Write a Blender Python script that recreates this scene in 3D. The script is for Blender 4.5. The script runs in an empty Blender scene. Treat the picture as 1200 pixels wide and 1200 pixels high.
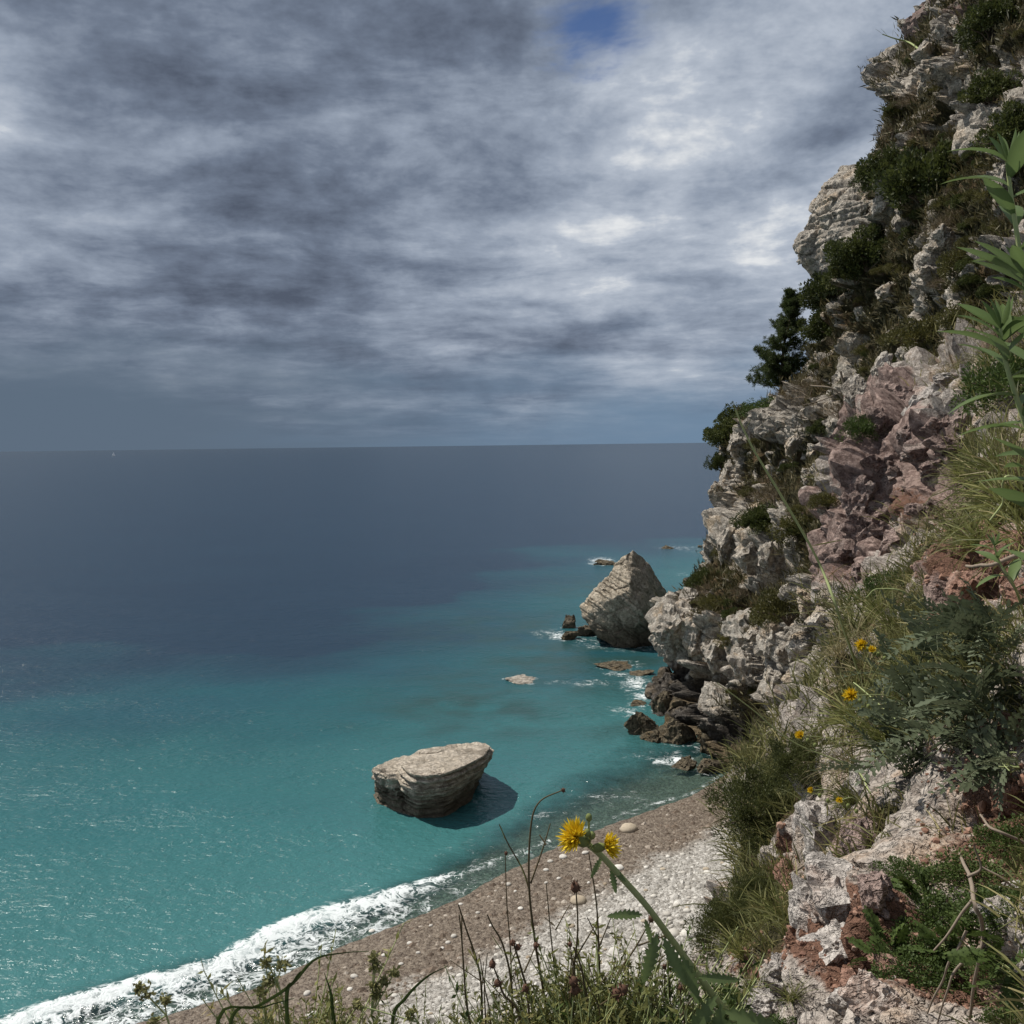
import bpy, bmesh, math, random
import numpy as np
from mathutils import Vector, Matrix, Euler
from mathutils.bvhtree import BVHTree

# ------------------------------------------------------------------ camera, sky, sun, exposure
scene = bpy.context.scene
col = scene.collection
R = math.radians
CAM_H = 20.0
FOC = 1177.0                      # focal length in photograph pixels (1200 px frame)
cam_d = bpy.data.cameras.new('camera')
cam = bpy.data.objects.new('camera', cam_d)
col.objects.link(cam)
cam.location = (0, 0, CAM_H)
cam.rotation_euler = (Matrix.Rotation(R(90 - 3.82), 3, 'X') @ Matrix.Rotation(R(-0.72), 3, 'Z')).to_euler()
cam_d.sensor_width = 36
cam_d.lens = 36 * FOC / 1200
cam_d.clip_start = 0.05
cam_d.clip_end = 200000
scene.camera = cam
CAMROT = np.array(cam.rotation_euler.to_matrix())

SUN_EL, SUN_AZ = 57.0, -64.0      # azimuth from +Y (view direction) towards +X
sd = Vector((math.sin(R(SUN_AZ)) * math.cos(R(SUN_EL)), math.cos(R(SUN_AZ)) * math.cos(R(SUN_EL)), math.sin(R(SUN_EL))))
sun_d = bpy.data.lights.new('sun', 'SUN')
sun_d.energy = 4.9
sun_d.angle = R(0.53)
sun_d.color = (1.0, 0.95, 0.87)
sun = bpy.data.objects.new('sun', sun_d)
col.objects.link(sun)
sun.rotation_euler = sd.to_track_quat('Z', 'Y').to_euler()
sun.location = (-40, 0, 80)

scene.view_settings.view_transform = 'Standard'
scene.view_settings.look = 'None'
scene.view_settings.gamma = 1
scene.view_settings.exposure = 0.0
scene.cycles.use_denoising = True
scene.cycles.max_bounces = 6
scene.cycles.transparent_max_bounces = 12


class NT:
    """small node-tree writer"""
    def __init__(self, tree):
        self.t = tree
        tree.nodes.clear()

    def n(self, kind, **kw):
        nd = self.t.nodes.new(kind)
        ins = kw.pop('i', {})
        for k, v in kw.items():
            setattr(nd, k, v)
        for k, v in ins.items():
            self.set(nd, k, v)
        return nd

    def set(self, nd, k, v):
        s = nd.inputs[k]
        if isinstance(v, bpy.types.Node):
            v = v.outputs[0]
        if isinstance(v, bpy.types.NodeSocket):
            self.t.links.new(v, s)
        else:
            if s.type == 'RGBA' and hasattr(v, '__len__') and len(v) == 3:
                v = (*v, 1)
            s.default_value = v

    def math(self, op, a, b=0.0, c=None, clamp=False):
        nd = self.n('ShaderNodeMath', operation=op, use_clamp=clamp)
        self.set(nd, 0, a)
        self.set(nd, 1, b)
        if c is not None:
            self.set(nd, 2, c)
        return nd.outputs[0]

    def vmath(self, op, a, b=None, s=None):
        nd = self.n('ShaderNodeVectorMath', operation=op)
        self.set(nd, 0, a)
        if b is not None:
            self.set(nd, 1, b)
        if s is not None:
            self.set(nd, 3, s)
        return nd.outputs[1] if op in ('DOT_PRODUCT', 'LENGTH', 'DISTANCE') else nd.outputs[0]

    def mix(self, f, a, b, blend='MIX'):
        nd = self.n('ShaderNodeMix', data_type='RGBA', blend_type=blend)
        self.set(nd, 0, f)
        self.set(nd, 6, a)
        self.set(nd, 7, b)
        return nd.outputs[2]

    def ramp(self, f, stops, interp='LINEAR'):
        nd = self.n('ShaderNodeValToRGB')
        cr = nd.color_ramp
        cr.interpolation = interp
        while len(cr.elements) < len(stops):
            cr.elements.new(0.5)
        for e, (p, c) in zip(cr.elements, stops):
            e.position = p
            e.color = (c, c, c, 1) if not hasattr(c, '__len__') else (*c[:3], 1)
        self.set(nd, 0, f)
        return nd.outputs[0]

    def smooth(self, f, a, b, lo=0.0, hi=1.0):
        nd = self.n('ShaderNodeMapRange', interpolation_type='SMOOTHSTEP')
        self.set(nd, 0, f)
        self.set(nd, 1, a)
        self.set(nd, 2, b)
        self.set(nd, 3, lo)
        self.set(nd, 4, hi)
        return nd.outputs[0]

    def noise(self, vec, scale, detail=4, rough=0.55, dist=0.0, lac=2.0):
        nd = self.n('ShaderNodeTexNoise')
        self.set(nd, 'Vector', vec)
        self.set(nd, 'Scale', scale)
        self.set(nd, 'Detail', detail)
        self.set(nd, 'Roughness', rough)
        self.set(nd, 'Distortion', dist)
        self.set(nd, 'Lacunarity', lac)
        return nd.outputs[0]

    def attr(self, name):
        return self.n('ShaderNodeAttribute', attribute_name=name).outputs['Fac']


def sky_dir(px, py):
    d = Vector(CAMROT @ np.array([(px - 600) / FOC, -(py - 600) / FOC, -1.0]))
    return d.normalized()


def build_world():
    w = bpy.data.worlds.new('World')
    scene.world = w
    w.use_nodes = True
    t = NT(w.node_tree)
    sky = t.n('ShaderNodeTexSky', sky_type='NISHITA', sun_disc=False)
    sky.sun_elevation = R(SUN_EL)
    sky.sun_rotation = R(SUN_AZ)
    sky.altitude = 20
    tc = t.n('ShaderNodeTexCoord')
    d = tc.outputs['Generated']
    sep = t.n('ShaderNodeSeparateXYZ', i={0: d})
    z = t.math('MAXIMUM', sep.outputs[2], 0.0)
    inv = t.math('DIVIDE', 1.0, t.math('ADD', z, 0.12))
    p = t.vmath('SCALE', t.vmath('MULTIPLY', d, (1.0, 1.0, 0.0)), s=inv)
    # the cloud deck lies on a plane overhead; its thickness is a sum of lumps of several sizes
    wn = t.n('ShaderNodeTexNoise', i={'Vector': p, 'Scale': 1.3, 'Detail': 2.0, 'Roughness': 0.5})
    q = t.vmath('ADD', p, t.vmath('SCALE', t.vmath('SUBTRACT', wn.outputs['Color'], (0.5, 0.5, 0.5)), s=0.34))
    big = t.noise(t.vmath('ADD', q, (3.4, 7.9, 0)), 0.75, 2, 0.5)
    qm = t.vmath('ADD', q, (11.3, 2.9, 0))
    med = t.noise(qm, 1.95, 6, 0.60)
    dq = t.vmath('MULTIPLY', d, (1.0, 1.0, 1.55))
    puff = t.noise(dq, 6.5, 6, 0.60)
    puff_s = t.noise(t.vmath('ADD', dq, (-0.022, 0.0, 0.026)), 6.5, 6, 0.60)
    fine = t.noise(t.vmath('ADD', q, (5.3, 1.1, 0)), 5.5, 4, 0.66)
    dens = t.math('ADD', t.math('MULTIPLY', big, 0.50), t.math('ADD', t.math('ADD', t.math('MULTIPLY', med, 0.40), t.math('MULTIPLY', puff, 0.34)), t.math('MULTIPLY', fine, 0.15)))
    edge = t.math('MULTIPLY', t.math('SUBTRACT', puff, puff_s), 1.5)
    lum = t.math('ADD', t.smooth(dens, 0.50, 0.90, 1.02, 0.12), edge)
    # heavier rain cloud to the west, thinner deck above the headland
    dark1 = t.vmath('DISTANCE', d, sky_dir(250, 100))
    lum = t.math('SUBTRACT', lum, t.smooth(dark1, 0.50, 0.0, 0.0, 0.36))
    br1 = t.vmath('DISTANCE', d, sky_dir(850, 130))
    lum = t.math('ADD', lum, t.smooth(br1, 0.45, 0.0, 0.0, 0.15))
    lum = t.math('MULTIPLY', lum, t.smooth(z, 0.02, 0.30, 0.80, 1.0))
    lum = t.math('MAXIMUM', lum, 0.0)
    cloud = t.ramp(lum, [(0.0, (0.085, 0.105, 0.148)), (0.28, (0.165, 0.202, 0.272)),
                         (0.55, (0.295, 0.345, 0.430)), (0.8, (0.46, 0.51, 0.59)), (1.0, (0.76, 0.78, 0.80))])
    # low horizon band: distant haze under the deck, rain-darkened to the left
    az = t.math('ARCTAN2', sep.outputs[0], sep.outputs[1])
    azn = t.math('ADD', az, t.math('MULTIPLY', t.math('SUBTRACT', big, 0.5), 0.25))
    haze = t.mix(t.smooth(azn, -0.32, 0.18), (0.112, 0.155, 0.212), (0.158, 0.240, 0.345))
    hn = t.noise(t.vmath('MULTIPLY', d, (4.0, 4.0, 16.0)), 1.6, 5, 0.55)
    zz = t.math('ADD', z, t.math('MULTIPLY', t.math('SUBTRACT', hn, 0.5), 0.15))
    zz = t.math('SUBTRACT', zz, t.smooth(azn, -0.05, -0.40, 0.0, 0.04))
    hf = t.smooth(zz, -0.01, 0.115, 1.0, 0.0)
    cloud2 = t.mix(hf, cloud, haze)
    # blue hole
    sc = Vector((1.0, 1.0, 1.9))
    hole = t.vmath('DISTANCE', t.vmath('MULTIPLY', d, tuple(sc)), tuple(Vector(sky_dir(690, 27)) * sc))
    hole = t.math('ADD', hole, t.math('MULTIPLY', t.math('SUBTRACT', fine, 0.5), 0.13))
    hole = t.math('ADD', hole, t.math('MULTIPLY', t.math('SUBTRACT', med, 0.45), 0.20))
    hfac = t.smooth(hole, 0.005, 0.07, 0.9, 0.0)
    ten = t.vmath('SCALE', cloud2, s=10.0)
    nish = t.vmath('MULTIPLY', sky.outputs[0], (0.30, 0.42, 0.64))
    fin = t.mix(hfac, ten, nish)
    bg = t.n('ShaderNodeBackground', i={'Color': fin, 'Strength': 0.1})
    out = t.n('ShaderNodeOutputWorld', i={'Surface': bg})


build_world()

# ------------------------------------------------------------------ helpers
def unproj(px, py, Y):
    """pixel of the photograph and distance along +Y -> world point"""
    d = CAMROT @ np.array([(px - 600) / FOC, -(py - 600) / FOC, -1.0])
    return np.array([0, 0, CAM_H]) + d * (Y / d[1])


def onplane(px, py, z=0.0):
    d = CAMROT @ np.array([(px - 600) / FOC, -(py - 600) / FOC, -1.0])
    return np.array([0, 0, CAM_H]) + d * ((z - CAM_H) / d[2])


_rs = np.random.RandomState(7)
_PERM = np.concatenate([_rs.permutation(1024)] * 3).astype(np.int32)
_G = _rs.normal(size=(1024, 3)); _G /= np.linalg.norm(_G, axis=1)[:, None]
_G = _G.astype(np.float32)
_RND = _rs.rand(1024, 4).astype(np.float32)


def _h(ix, iy, iz):
    return _PERM[_PERM[_PERM[ix & 1023] + (iy & 1023)] + (iz & 1023)]


def perlin(P, off=0.0):
    P = np.asarray(P, np.float32) + np.float32(off)
    I = np.floor(P).astype(np.int32)
    F = P - I
    W = F * F * F * (F * (F * 6 - 15) + 10)
    out = 0
    for dx in (0, 1):
        for dy in (0, 1):
            for dz in (0, 1):
                g = _G[_h(I[:, 0] + dx, I[:, 1] + dy, I[:, 2] + dz)]
                v = g[:, 0] * (F[:, 0] - dx) + g[:, 1] * (F[:, 1] - dy) + g[:, 2] * (F[:, 2] - dz)
                wx = W[:, 0] if dx else 1 - W[:, 0]
                wy = W[:, 1] if dy else 1 - W[:, 1]
                wz = W[:, 2] if dz else 1 - W[:, 2]
                out = out + v * wx * wy * wz
    return out


def fbm(P, octs=4, off=0.0, gain=0.5):
    s, a, P = 0, 1.0, np.asarray(P, np.float32)
    for o in range(octs):
        s = s + a * perlin(P * (2.0 ** o), off + 17.3 * o)
        a *= gain
    return s


def voronoi(P, off=0.0, jit=0.9):
    """F1, F2, random id (4), vector to the cell centre"""
    P = np.asarray(P, np.float32) + np.float32(off)
    I = np.floor(P).astype(np.int32)
    n = len(P)
    f1 = np.full(n, 9.0, np.float32); f2 = np.full(n, 9.0, np.float32)
    ids = np.zeros(n, np.int32); vec = np.zeros((n, 3), np.float32)
    for dx in (-1, 0, 1):
        for dy in (-1, 0, 1):
            for dz in (-1, 0, 1):
                C = I + np.array([dx, dy, dz], np.int32)
                h = _h(C[:, 0], C[:, 1], C[:, 2])
                Q = C + 0.5 + (_RND[h, :3] - 0.5) * jit - P
                dd = np.einsum('ij,ij->i', Q, Q)
                closer = dd < f1
                f2 = np.where(closer, f1, np.minimum(f2, dd))
                ids = np.where(closer, h, ids)
                vec[closer] = Q[closer]
                f1 = np.where(closer, dd, f1)
    return np.sqrt(f1), np.sqrt(f2), ids, vec


def sstep(x, a, b):
    t = np.clip((x - a) / (b - a), 0, 1)
    return t * t * (3 - 2 * t)


def mesh_np(name, V, F, smooth=True, attrs=None, sharp=0):
    V = np.asarray(V, np.float32); F = np.asarray(F, np.int32)
    me = bpy.data.meshes.new(name)
    k = F.shape[1]
    me.vertices.add(len(V)); me.vertices.foreach_set('co', V.ravel())
    me.loops.add(F.size); me.loops.foreach_set('vertex_index', F.ravel())
    me.polygons.add(len(F))
    me.polygons.foreach_set('loop_start', np.arange(0, F.size, k, dtype=np.int32))
    me.polygons.foreach_set('loop_total', np.full(len(F), k, np.int32))
    me.polygons.foreach_set('use_smooth', np.full(len(F), smooth, bool))
    me.update(calc_edges=True)
    if sharp:
        me.set_sharp_from_angle(angle=R(sharp))
    for an, av in (attrs or {}).items():
        a = me.attributes.new(an, 'FLOAT', 'POINT')
        a.data.foreach_set('value', np.asarray(av, np.float32))
    return me


def obj(name, me, mat=None, parent=None, label=None, cat=None, group=None, kind=None, loc=None, rot=None, scale=None):
    o = bpy.data.objects.new(name, me)
    col.objects.link(o)
    if mat is not None and me is not None and len(me.materials) == 0:
        me.materials.append(mat)
    if parent is not None:
        o.parent = parent
    if label: o['label'] = label
    if cat: o['category'] = cat
    if group: o['group'] = group
    if kind: o['kind'] = kind
    if loc is not None: o.location = tuple(float(c) for c in loc)
    if rot is not None: o.rotation_euler = rot
    if scale is not None: o.scale = scale if hasattr(scale, '__len__') else (scale,) * 3
    return o


def grid_faces(nu, nv, mask=None):
    a = np.arange(nu * nv).reshape(nu, nv)
    F = np.stack([a[:-1, :-1], a[1:, :-1], a[1:, 1:], a[:-1, 1:]], -1).reshape(-1, 4)
    return F


def compact(V, F, attrs):
    used = np.zeros(len(V), bool); used[F.ravel()] = True
    idx = np.cumsum(used) - 1
    return V[used], idx[F], {k: v[used] for k, v in attrs.items()}


def principled(name, build):
    m = bpy.data.materials.new(name)
    m.use_nodes = True
    t = NT(m.node_tree)
    b = t.n('ShaderNodeBsdfPrincipled')
    o = t.n('ShaderNodeOutputMaterial', i={'Surface': b})
    build(t, b, o)
    return m


def objpos(t):
    return t.n('ShaderNodeNewGeometry').outputs['Position']

# ------------------------------------------------------------------ materials of the setting
def rock_mat(name, c_light, c_dark, c_warm, bump=0.35, sc=1.0, strata=0.0, masks=False, local=False, tide=0.0):
    def b(t, p, o):
        P = t.n('ShaderNodeTexCoord').outputs['Object'] if local else objpos(t)
        n1 = t.noise(P, 0.55 * sc, 3, 0.6)
        n2 = t.noise(P, 2.4 * sc, 6, 0.68)
        n3 = t.noise(P, 13.0 * sc, 4, 0.7)
        c = t.mix(t.smooth(n2, 0.36, 0.62), c_dark, c_light)
        c = t.mix(t.math('MULTIPLY', t.smooth(n1, 0.50, 0.68), 0.75), c, c_warm)
        c = t.mix(t.smooth(n3, 0.44, 0.70, 0.0, 0.6), c, [x * 1.22 for x in c_light])
        c = t.mix(t.smooth(n3, 0.46, 0.34, 0.0, 0.75), c, [x * 0.40 for x in c_dark])
        wv = t.noise(P, 1.15 * sc, 5, 0.6, 0.6)
        crk = t.smooth(t.math('ABSOLUTE', t.math('SUBTRACT', wv, 0.5)), 0.0, 0.022, 1.0, 0.0)
        wv2 = t.noise(t.vmath('MULTIPLY', P, (1.0, 1.0, 1.9)), 3.1 * sc, 3, 0.6, 0.4)
        crk2 = t.smooth(t.math('ABSOLUTE', t.math('SUBTRACT', wv2, 0.5)), 0.0, 0.035, 1.0, 0.0)
        ck = t.math('MAXIMUM', crk, t.math('MULTIPLY', crk2, 0.7))
        h = t.math('ADD', t.math('MULTIPLY', n2, 0.6), t.math('MULTIPLY', n3, 0.34))
        h = t.math('SUBTRACT', h, t.math('MULTIPLY', ck, 0.30))
        c = t.mix(t.math('MULTIPLY', ck, 0.38), c, [x * 0.45 for x in c_dark])
        if strata:
            sv = t.vmath('MULTIPLY', P, (0.25, 0.25, 3.0))
            sn = t.noise(sv, 1.4 * sc, 6, 0.62, 0.3)
            h = t.math('ADD', h, t.math('MULTIPLY', sn, strata))
            c = t.mix(t.smooth(sn, 0.47, 0.36, 0.0, 0.5), c, [x * 0.45 for x in c_dark])
        if tide:
            zt = t.n('ShaderNodeSeparateXYZ', i={0: P}).outputs[2]
            zt = t.math('ADD', zt, t.math('MULTIPLY', t.math('SUBTRACT', n1, 0.5), tide * 1.6))
            c = t.mix(t.smooth(zt, tide, tide * 0.35, 0.0, 0.80), c, t.mix(n2, (0.045, 0.036, 0.024), (0.15, 0.115, 0.07)))
        if masks:
            red = t.attr('red'); veg = t.attr('veg'); wet = t.attr('wet'); pink = t.attr('pink')
            pk = t.mix(t.smooth(n2, 0.36, 0.64), (0.14, 0.092, 0.078), (0.40, 0.295, 0.255))
            pk = t.mix(t.smooth(n3, 0.5, 0.75, 0.0, 0.6), pk, (0.42, 0.33, 0.29))
            c = t.mix(t.smooth(t.math('ADD', pink, t.math('MULTIPLY', t.math('SUBTRACT', n1, 0.5), 0.8)), 0.42, 0.58), c, pk)
            rd = t.mix(n3, (0.10, 0.050, 0.034), (0.25, 0.140, 0.095))
            c = t.mix(t.smooth(t.math('ADD', red, t.math('MULTIPLY', t.math('SUBTRACT', n2, 0.5), 0.9)), 0.45, 0.60), c, rd)
            vg = t.mix(t.noise(P, 3.4 * sc, 6, 0.75), (0.022, 0.024, 0.010), (0.095, 0.080, 0.040))
            vg = t.mix(t.smooth(n1, 0.45, 0.65), vg, (0.105, 0.070, 0.034))
            vm = t.smooth(t.math('ADD', veg, t.math('MULTIPLY', t.math('SUBTRACT', n3, 0.5), 0.7)), 0.42, 0.58)
            c = t.mix(vm, c, vg)
            wn = t.math('ADD', wet, t.math('MULTIPLY', t.math('SUBTRACT', n1, 0.5), 0.9))
            c = t.mix(t.smooth(wn, 0.40, 0.62, 0.0, 0.86), c, (0.030, 0.026, 0.023))
            c = t.mix(t.smooth(wet, 0.93, 0.99, 0.0, 0.75), c, (0.20, 0.15, 0.085))
        bm = t.n('ShaderNodeBump', i={'Height': h, 'Strength': bump, 'Distance': 0.35 / sc})
        t.set(p, 'Base Color', c)
        t.set(p, 'Roughness', 0.92)
        t.set(p, 'Specular IOR Level', 0.2)
        t.set(p, 'Normal', bm)
    return principled(name, b)


M = {}
M['cliff'] = rock_mat('cliff_limestone', (0.58, 0.525, 0.45), (0.24, 0.21, 0.175), (0.52, 0.385, 0.245), 0.9, 1.0, masks=True)
M['near'] = rock_mat('hillside_rock', (0.52, 0.465, 0.41), (0.24, 0.20, 0.17), (0.44, 0.31, 0.21), 0.8, 4.0, masks=True)
M['strata_rock'] = rock_mat('layered_limestone', (0.66, 0.585, 0.485), (0.40, 0.335, 0.26), (0.60, 0.52, 0.41), 0.9, 1.2, strata=0.9, tide=1.7)
M['boulder'] = rock_mat('boulder_limestone', (0.66, 0.575, 0.455), (0.33, 0.275, 0.205), (0.62, 0.51, 0.37), 1.0, 0.9, tide=3.4)
M['outcrop'] = rock_mat('outcrop_limestone', (0.60, 0.54, 0.46), (0.29, 0.255, 0.215), (0.54, 0.42, 0.29), 0.9, 1.1, strata=0.2)
M['dark_rock'] = rock_mat('dark_sea_stained_rock', (0.17, 0.15, 0.13), (0.045, 0.04, 0.035), (0.20, 0.155, 0.10), 0.9, 1.1)
M['wet_rock'] = rock_mat('wet_shore_rock', (0.20, 0.165, 0.11), (0.055, 0.045, 0.032), (0.22, 0.15, 0.075), 0.9, 1.4)

# ------------------------------------------------------------------ shoreline curves (on the sea plane)
SHORE_PX = [(-330, 1400), (-120, 1310), (20, 1250), (110, 1215), (210, 1188), (300, 1160), (400, 1112), (480, 1080), (545, 1052),
            (590, 1026), (640, 1000), (700, 974), (760, 952), (815, 932), (850, 910), (905, 880), (1000, 850)]
SHORE = np.array([onplane(*p)[:2] for p in SHORE_PX])
DEEP_PX = [(-900, 860), (-300, 825), (0, 805), (180, 800), (330, 788), (450, 768), (540, 728), (610, 690), (670, 655), (720, 644), (840, 636), (980, 628)]
DEEP = np.array([onplane(*p)[:2] for p in DEEP_PX])


def sdist(P, L):
    """signed distance of 2D points to polyline (positive on the left of its direction)"""
    best = np.full(len(P), 1e9); sg = np.ones(len(P))
    for a, b in zip(L[:-1], L[1:]):
        d = b - a; l2 = d @ d
        t = np.clip(((P - a) @ d) / l2, 0, 1)
        v = P - (a + t[:, None] * d)
        dd = np.einsum('ij,ij->i', v, v)
        s = np.sign(d[0] * (P[:, 1] - a[1]) - d[1] * (P[:, 0] - a[0]))
        m = dd < best
        best = np.where(m, dd, best); sg = np.where(m, s, sg)
    return np.sqrt(best) * sg


def shore_d(P2):           # >0 in the water
    return sdist(P2, SHORE)

# ------------------------------------------------------------------ cliff and hillside sheet
# (pixel x, pixel y, distance) samples of the face read from the photograph
ROWS = {
    -150: [(1200, 52), (1140, 66), (1090, 76), (1130, 92), (1260, 120)],
    0: [(1330, 26), (1200, 46), (1130, 58), (1068, 72), (1100, 85), (1250, 115)],
    90: [(1200, 43), (1120, 55), (1060, 67), (1020, 76), (1055, 90), (1200, 115)],
    190: [(1320, 24), (1200, 38), (1110, 52), (1050, 64), (1008, 76), (1045, 90), (1200, 120)],
    300: [(1330, 18), (1200, 31), (1110, 45), (1045, 60), (975, 80), (1005, 95), (1150, 120)],
    400: [(1330, 13), (1200, 25), (1130, 36), (1050, 54), (945, 86), (985, 105), (1100, 130)],
    455: [(1330, 10), (1200, 13), (1150, 17.5), (1085, 23), (1110, 29), (1060, 44), (980, 66), (898, 95), (935, 115), (1050, 140)],
    500: [(1330, 6), (1200, 7.5), (1120, 13), (1024, 22), (1055, 30), (1010, 46), (950, 68), (860, 99), (900, 118), (1050, 140)],
    560: [(1330, 5), (1200, 5.8), (1120, 10), (1000, 21), (1040, 29), (995, 44), (945, 64), (848, 99), (890, 118), (1050, 140)],
    605: [(1330, 4.2), (1200, 5), (1120, 8), (1050, 14), (988, 20.5), (1040, 28), (985, 42), (930, 60), (852, 95), (895, 115), (1050, 140)],
    650: [(1330, 3.8), (1200, 4.5), (1110, 7), (1040, 12), (988, 19), (1040, 26), (975, 40), (915, 58), (832, 92), (890, 112), (1050, 140)],
    700: [(1330, 3.4), (1200, 4), (1100, 6), (1035, 10), (992, 16), (1040, 24), (960, 38), (890, 60), (803, 87), (880, 105), (1050, 135)],
    750: [(1200, 3.6), (1100, 5.2), (1020, 8.5), (982, 13), (1050, 20), (945, 38), (870, 61), (777, 80), (890, 98)],
    800: [(1330, 2.6), (1200, 3.2), (1100, 4.5), (1005, 7), (955, 10), (1030, 15), (930, 40), (850, 63), (769, 77), (880, 92)],
    850: [(1200, 2.9), (1090, 4.0), (985, 6), (925, 8.3), (1010, 13), (905, 42), (835, 64), (766, 74), (870, 88)],
    900: [(1330, 2.1), (1200, 2.6), (1080, 3.6), (965, 5.3), (885, 7), (980, 11), (900, 44), (846, 60), (820, 66), (900, 84)],
    950: [(1200, 2.4), (1080, 3.3), (955, 4.8), (868, 6.2), (960, 10), (900, 44), (870, 56), (900, 70)],
    1000: [(1330, 1.75), (1200, 2.2), (1080, 3.0), (955, 4.3), (880, 5.6), (960, 9), (905, 46)],
    1050: [(1200, 2.0), (1080, 2.75), (950, 3.9), (868, 5.0), (960, 8)],
    1100: [(1330, 1.5), (1200, 1.9), (1060, 2.6), (930, 3.5), (842, 4.4), (930, 7), (870, 40)],
    1200: [(1330, 1.3), (1200, 1.6), (1050, 2.15), (920, 2.8), (820, 3.5), (900, 6)],
    1350: [(1330, 1.05), (1200, 1.25), (1000, 1.8), (850, 2.4), (780, 3.0), (860, 5)],
    1550: [(1200, 1.0), (950, 1.5), (800, 2.0), (760, 2.6), (830, 4.5)],
}
cu, cv, cr = [], [], []
for py, pts in ROWS.items():
    for px, Y in pts:
        p = unproj(px, py, Y)
        cu.append(math.log(Y)); cv.append((p[2] - CAM_H) / Y); cr.append(p[0] / Y)
VS = 4.0
CC = np.stack([np.array(cu), np.array(cv) * VS], 1)
CRv = np.array(cr)


def rbf_k(d2):
    return np.sqrt(d2 + 0.02)


def fit_rbf():
    D = ((CC[:, None] - CC[None]) ** 2).sum(-1)
    n = len(CC)
    A = np.zeros((n + 3, n + 3)); A[:n, :n] = rbf_k(D) - 0.004 * np.eye(n)
    A[:n, n] = 1; A[:n, n + 1:] = CC; A[n:, :n] = A[:n, n:].T
    return np.linalg.solve(A, np.concatenate([CRv, [0, 0, 0]]))


RBFW = fit_rbf()


def rbf_eval(U, Vv):
    Q = np.stack([U, Vv * VS], 1)
    out = np.zeros(len(Q))
    n = len(CC)
    for s in range(0, len(Q), 40000):
        q = Q[s:s + 40000]
        D = ((q[:, None] - CC[None]) ** 2).sum(-1)
        out[s:s + 40000] = rbf_k(D) @ RBFW[:n] + RBFW[n] + q @ RBFW[n + 1:]
    return out


def blobs(px, py, L):
    m = np.zeros(len(px))
    for (x, y, rx, ry, a) in L:
        m = np.maximum(m, a * np.exp(-(((px - x) / rx) ** 2 + ((py - y) / ry) ** 2)))
    return m


CLIFF_STRIKE = np.array(Matrix.Rotation(R(24), 3, 'X') @ Matrix.Rotation(R(-18), 3, 'Y'))


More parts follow.
